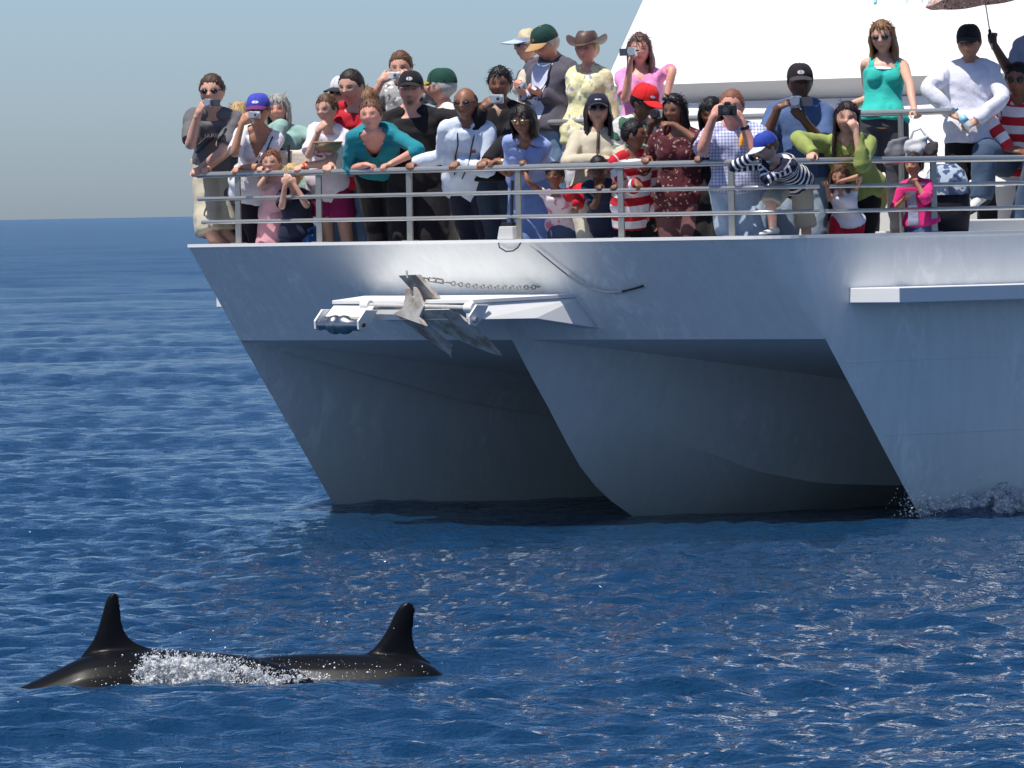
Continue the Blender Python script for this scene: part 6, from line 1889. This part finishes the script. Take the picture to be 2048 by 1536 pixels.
# ------------------------------------------------------------------- whales
def whale_mat():
    mt, t, b = mat('wet_whale_skin')
    tc = N(t, 'ShaderNodeTexCoord')
    n1 = N(t, 'ShaderNodeTexNoise', Scale=3.0, Detail=6.0); t.links.new(tc.outputs['Object'], n1.inputs['Vector'])
    cr = N(t, 'ShaderNodeValToRGB'); cr.color_ramp.elements[0].color = (.0024, .0030, .0042, 1); cr.color_ramp.elements[1].color = (.0070, .0072, .0092, 1)
    t.links.new(n1.outputs['Fac'], cr.inputs[0]); t.links.new(cr.outputs[0], b.inputs['Base Color'])
    b.inputs['Roughness'].default_value = .40; b.inputs['Coat Weight'].default_value = .05; b.inputs['Coat Roughness'].default_value = .2; b.inputs['Specular IOR Level'].default_value = .08
    n2 = N(t, 'ShaderNodeTexNoise', Scale=60.0, Detail=3.0); t.links.new(tc.outputs['Object'], n2.inputs['Vector'])
    bp = N(t, 'ShaderNodeBump', Strength=.12, Distance=.004); t.links.new(n2.outputs['Fac'], bp.inputs['Height']); t.links.new(bp.outputs['Normal'], b.inputs['Normal'])
    return mt
M_WHALE = whale_mat()
def whale(Y, back_px, fin_lead, fin_trail, label, toward=.0):
    bx = [p[0] for p in back_px]; by = [p[1] for p in back_px]
    mid = at_y((bx[0]+bx[-1])/2, 1375, Y)
    root = thing('whale', [mid[0], Y, 0], label, 'whale', 'whales surfacing in front of the boat')
    org = np.array([mid[0], Y, 0])
    mb = MB(); rings = []
    n_ = 46
    for i, px in enumerate(np.linspace(bx[0], bx[-1], n_)):
        py = np.interp(px, bx, by)
        P = at_y(px, py, Y); t_ = i/(n_-1)
        r_ = .30*(math.sin(math.pi*(t_*.9+.05))**.55)+.02
        rings.append([P+np.array([0, r_*.86*math.cos(a)+toward*(t_-.5), -r_+r_*math.sin(a)]) for a in np.linspace(0, 2*math.pi, 28, endpoint=False)])
    # smooth the silhouette a little
    rings = np.array(rings)
    for _ in range(3): rings[1:-1] = (rings[:-2]+2*rings[1:-1]+rings[2:])/4
    closed_loft(mb, rings)
    rows = []
    ly = [p[1] for p in fin_lead]; lx = [p[0] for p in fin_lead]; ty = [p[1] for p in fin_trail]; tx_ = [p[0] for p in fin_trail]
    y0, y1 = max(ly[0], ty[0])+26, ly[-1]
    for py in list(np.linspace(y0, y1+6, 22))+[y1+2.5, y1]:
        xa = np.interp(-py, [-v for v in ly], lx); xb = np.interp(-py, [-v for v in ty], tx_)
        h_ = (y0-py)/(y0-y1)
        th = .045*(1-h_)**.8+.016+.05*math.exp(-h_/.12)
        row = []
        for u in np.linspace(0, 2*math.pi, 20, endpoint=False):
            f = (1-math.cos(u))/2
            x = xa+(xb-xa)*f
            w = th*math.sin(u)*(1.25-.7*f)
            P = at_y(x, py, Y); P[1] += w; row.append(P)
        rows.append(row)
    closed_loft(mb, np.array(rows))
    pending(mb, 'body', M_WHALE, root, org, .010, 4, .6)
    return root
w1 = whale(40.35, [(20, 1382), (50, 1368), (90, 1350), (130, 1330), (165, 1311), (220, 1301), (310, 1298), (380, 1303), (450, 1308), (520, 1318), (600, 1345), (660, 1390)],
      [(160, 1313), (172, 1300), (185, 1282), (196, 1256), (204, 1228), (211, 1203), (218, 1190), (228, 1184.5)],
      [(312, 1300), (285, 1292), (262, 1280), (250, 1264), (244, 1245), (241, 1222), (240, 1200), (236, 1188), (228, 1184.5)], 'left whale with the taller dorsal fin beside the white splash', .3)
w2 = whale(40.75, [(380, 1395), (440, 1338), (490, 1321), (560, 1311), (640, 1307), (735, 1308), (800, 1310), (850, 1319), (885, 1342), (920, 1380)],
      [(728, 1310), (748, 1296), (764, 1276), (777, 1254), (787, 1232), (796, 1215), (806, 1207), (816, 1204)],
      [(862, 1324), (845, 1314), (833, 1300), (827, 1280), (826, 1258), (829, 1235), (831, 1218), (827, 1207), (816, 1204)], 'right whale with low brownish back and blunt dorsal fin', -.2)

# --------------------------------------------------------------- white water
def foam_mat():
    mt, t, b = mat('white_water')
    tc = N(t, 'ShaderNodeTexCoord')
    n1 = N(t, 'ShaderNodeTexNoise', Scale=38.0, Detail=6.0, Roughness=.7); t.links.new(tc.outputs['Object'], n1.inputs['Vector'])
    cr = N(t, 'ShaderNodeValToRGB'); cr.color_ramp.elements[0].position = .32; cr.color_ramp.elements[0].color = (.16, .23, .28, 1)
    cr.color_ramp.elements[1].position = .55; cr.color_ramp.elements[1].color = (.82, .84, .85, 1)
    t.links.new(n1.outputs['Fac'], cr.inputs[0]); t.links.new(cr.outputs[0], b.inputs['Base Color'])
    b.inputs['Roughness'].default_value = .35
    n3 = N(t, 'ShaderNodeTexNoise', Scale=55.0, Detail=4.0, Roughness=.7); t.links.new(tc.outputs['Object'], n3.inputs['Vector'])
    ma = N(t, 'ShaderNodeMapRange'); ma.inputs['From Min'].default_value = .36; ma.inputs['From Max'].default_value = .62; ma.inputs['To Min'].default_value = .08; ma.inputs['To Max'].default_value = .95
    t.links.new(n3.outputs['Fac'], ma.inputs['Value']); t.links.new(ma.outputs['Result'], b.inputs['Alpha'])
    b.inputs['IOR'].default_value = 1.33
    bp = N(t, 'ShaderNodeBump', Strength=1.0, Distance=.012); t.links.new(n1.outputs['Fac'], bp.inputs['Height']); t.links.new(bp.outputs['Normal'], b.inputs['Normal'])
    return mt
M_FOAM = foam_mat()
M_DROP = plain((.80, .82, .84), .15, var=.05, spec=.8)
_ico = None
def droplets(name, P, rad, material=None):
    """many drops as one mesh"""
    b = bmesh.new(); bmesh.ops.create_icosphere(b, subdivisions=1, radius=1.0)
    vv = np.array([v.co[:] for v in b.verts]); ff = np.array([[v.index for v in f.verts] for f in b.faces]); b.free()
    n = len(P); g = np.random.default_rng(len(P))
    st = 1+np.abs(g.normal(0, .5, (n, 3)))
    V = (P[:, None, :]+vv[None]*(rad[:, None]*st)[:, None, :]).reshape(-1, 3)
    Fc = (ff[None]+(np.arange(n)*len(vv))[:, None, None]).reshape(-1, 3)
    me = bpy.data.meshes.new(name); me.from_pydata(V.tolist(), [], Fc.tolist()); me.materials.append(material or M_DROP)
    me.polygons.foreach_set('use_smooth', np.ones(len(Fc), bool))
    o = bpy.data.objects.new(name, me); COL.objects.link(o); o['kind'] = 'stuff'
    return o
g = np.random.default_rng(77)
def in_profile(n, xs, tops, bots, Y0, Y1, power=1.0):
    px = g.uniform(xs[0], xs[-1], n*3)
    dens = (np.interp(px, xs, bots)-np.interp(px, xs, tops)); keep = g.uniform(0, dens.max(), n*3) < dens; px = px[keep][:n]
    tp, bt = np.interp(px, xs, tops), np.interp(px, xs, bots)
    py = bt-(bt-tp)*g.uniform(0, 1, len(px))**power
    return np.array([at_y(a, b_, y_) for a, b_, y_ in zip(px, py, g.uniform(Y0, Y1, len(px)))])
SX_ = [262, 285, 310, 340, 375, 405, 430, 455, 480, 520, 560, 600, 640, 660]
ST_ = [1345, 1318, 1300, 1304, 1312, 1310, 1312, 1318, 1322, 1335, 1346, 1344, 1352, 1356]
SB_ = [1376, 1378, 1378, 1378, 1377, 1376, 1376, 1375, 1374, 1372, 1368, 1362, 1358, 1358]
lump = MB()
P = in_profile(260, SX_, [t_+10 for t_ in ST_], SB_, 39.9, 40.15, 1.3)
for p_ in P:
    r_ = g.uniform(.005, .018); lump.ellipsoid(p_, r_*g.uniform(.7, 1.8), r_, r_*g.uniform(.6, 1.6), nu=8, nv=5)
P2 = in_profile(70, [290, 330, 400, 440, 470], [1335, 1322, 1328, 1345, 1362], [1378, 1378, 1376, 1375, 1374], 39.9, 40.15, 1.0)
for p_ in P2:
    r_ = g.uniform(.02, .05); lump.ellipsoid(p_, r_*g.uniform(.8, 1.5), r_, r_*g.uniform(.5, 1.1), nu=10, nv=6)
for p_ in in_profile(110, SX_, [t_+14 for t_ in ST_], SB_, 39.85, 40.2, .8):      # jets and fingers of water
    l_ = g.uniform(.02, .07); d_ = nrm(np.array([g.normal(0, .5), 0, 1.0])); lump.tube([p_, p_+d_*l_*.6, p_+d_*l_+np.array([g.normal(0, .008), 0, 0])], [.008, .006, .0045], 6)
sp_ = pending(lump, 'splash', M_FOAM, None, np.zeros(3), .0065, 1, 1.0, wrinkle(.010, 60, 5.0)); sp_['kind'] = 'stuff'
P = np.vstack([in_profile(3000, SX_, [t_-6 for t_ in ST_], SB_, 39.75, 40.2, .9), in_profile(330, [180, 240, 300, 420, 520, 760, 860], [1340, 1310, 1296, 1296, 1310, 1326, 1330], [1376, 1376, 1378, 1376, 1372, 1352, 1348], 39.75, 40.3, 1.2),
               in_profile(130, [150, 260, 420, 600, 760, 900, 1060], [1240, 1270, 1250, 1215, 1180, 1200, 1320], [1370, 1370, 1370, 1350, 1330, 1330, 1345], 40.2, 42.5, 1.0)])
droplets('splash_drops', P, g.gamma(1.3, .0007, len(P))+.0006)
# bow wave along the near hull
lump = MB(); dp_ = []
for k_ in range(420):
    q = g.uniform(.02, 3.0); out = abs(g.normal(.12, .36))*min(1, .25+q*.6)
    pp = HB+.03+.24*(1-math.exp(-q/.9))+out
    z = .02+g.uniform(-.05, .19)*math.exp(-out/.5)*min(1, .35+q)
    r_ = g.uniform(.015, .05)
    lump.ellipsoid(W(pp, q, z), r_*1.4, r_*1.3, r_*g.uniform(.5, 1.0), nu=8, nv=6)
sp2 = pending(lump, 'bow_wave', M_FOAM, None, np.zeros(3), .014, 1, 1.0, wrinkle(.025, 61, 3.0)); sp2['kind'] = 'stuff'
for k_ in range(1800):
    q = abs(g.normal(.0, 1.2))+(-.12); pp = HB+.06+.24*(1-math.exp(-max(.0, q)/.9))+abs(g.normal(0, .10)); dp_.append(W(pp, q, abs(g.normal(.02, .085))))
for k_ in range(260):
    dp_.append(W(HB+g.normal(0, .06), g.normal(-.05, .10), abs(g.normal(0, .11))))
dp_ = np.array(dp_); droplets('bow_spray', dp_, g.gamma(1.4, .0011, len(dp_))+.0010)
finish_pending()
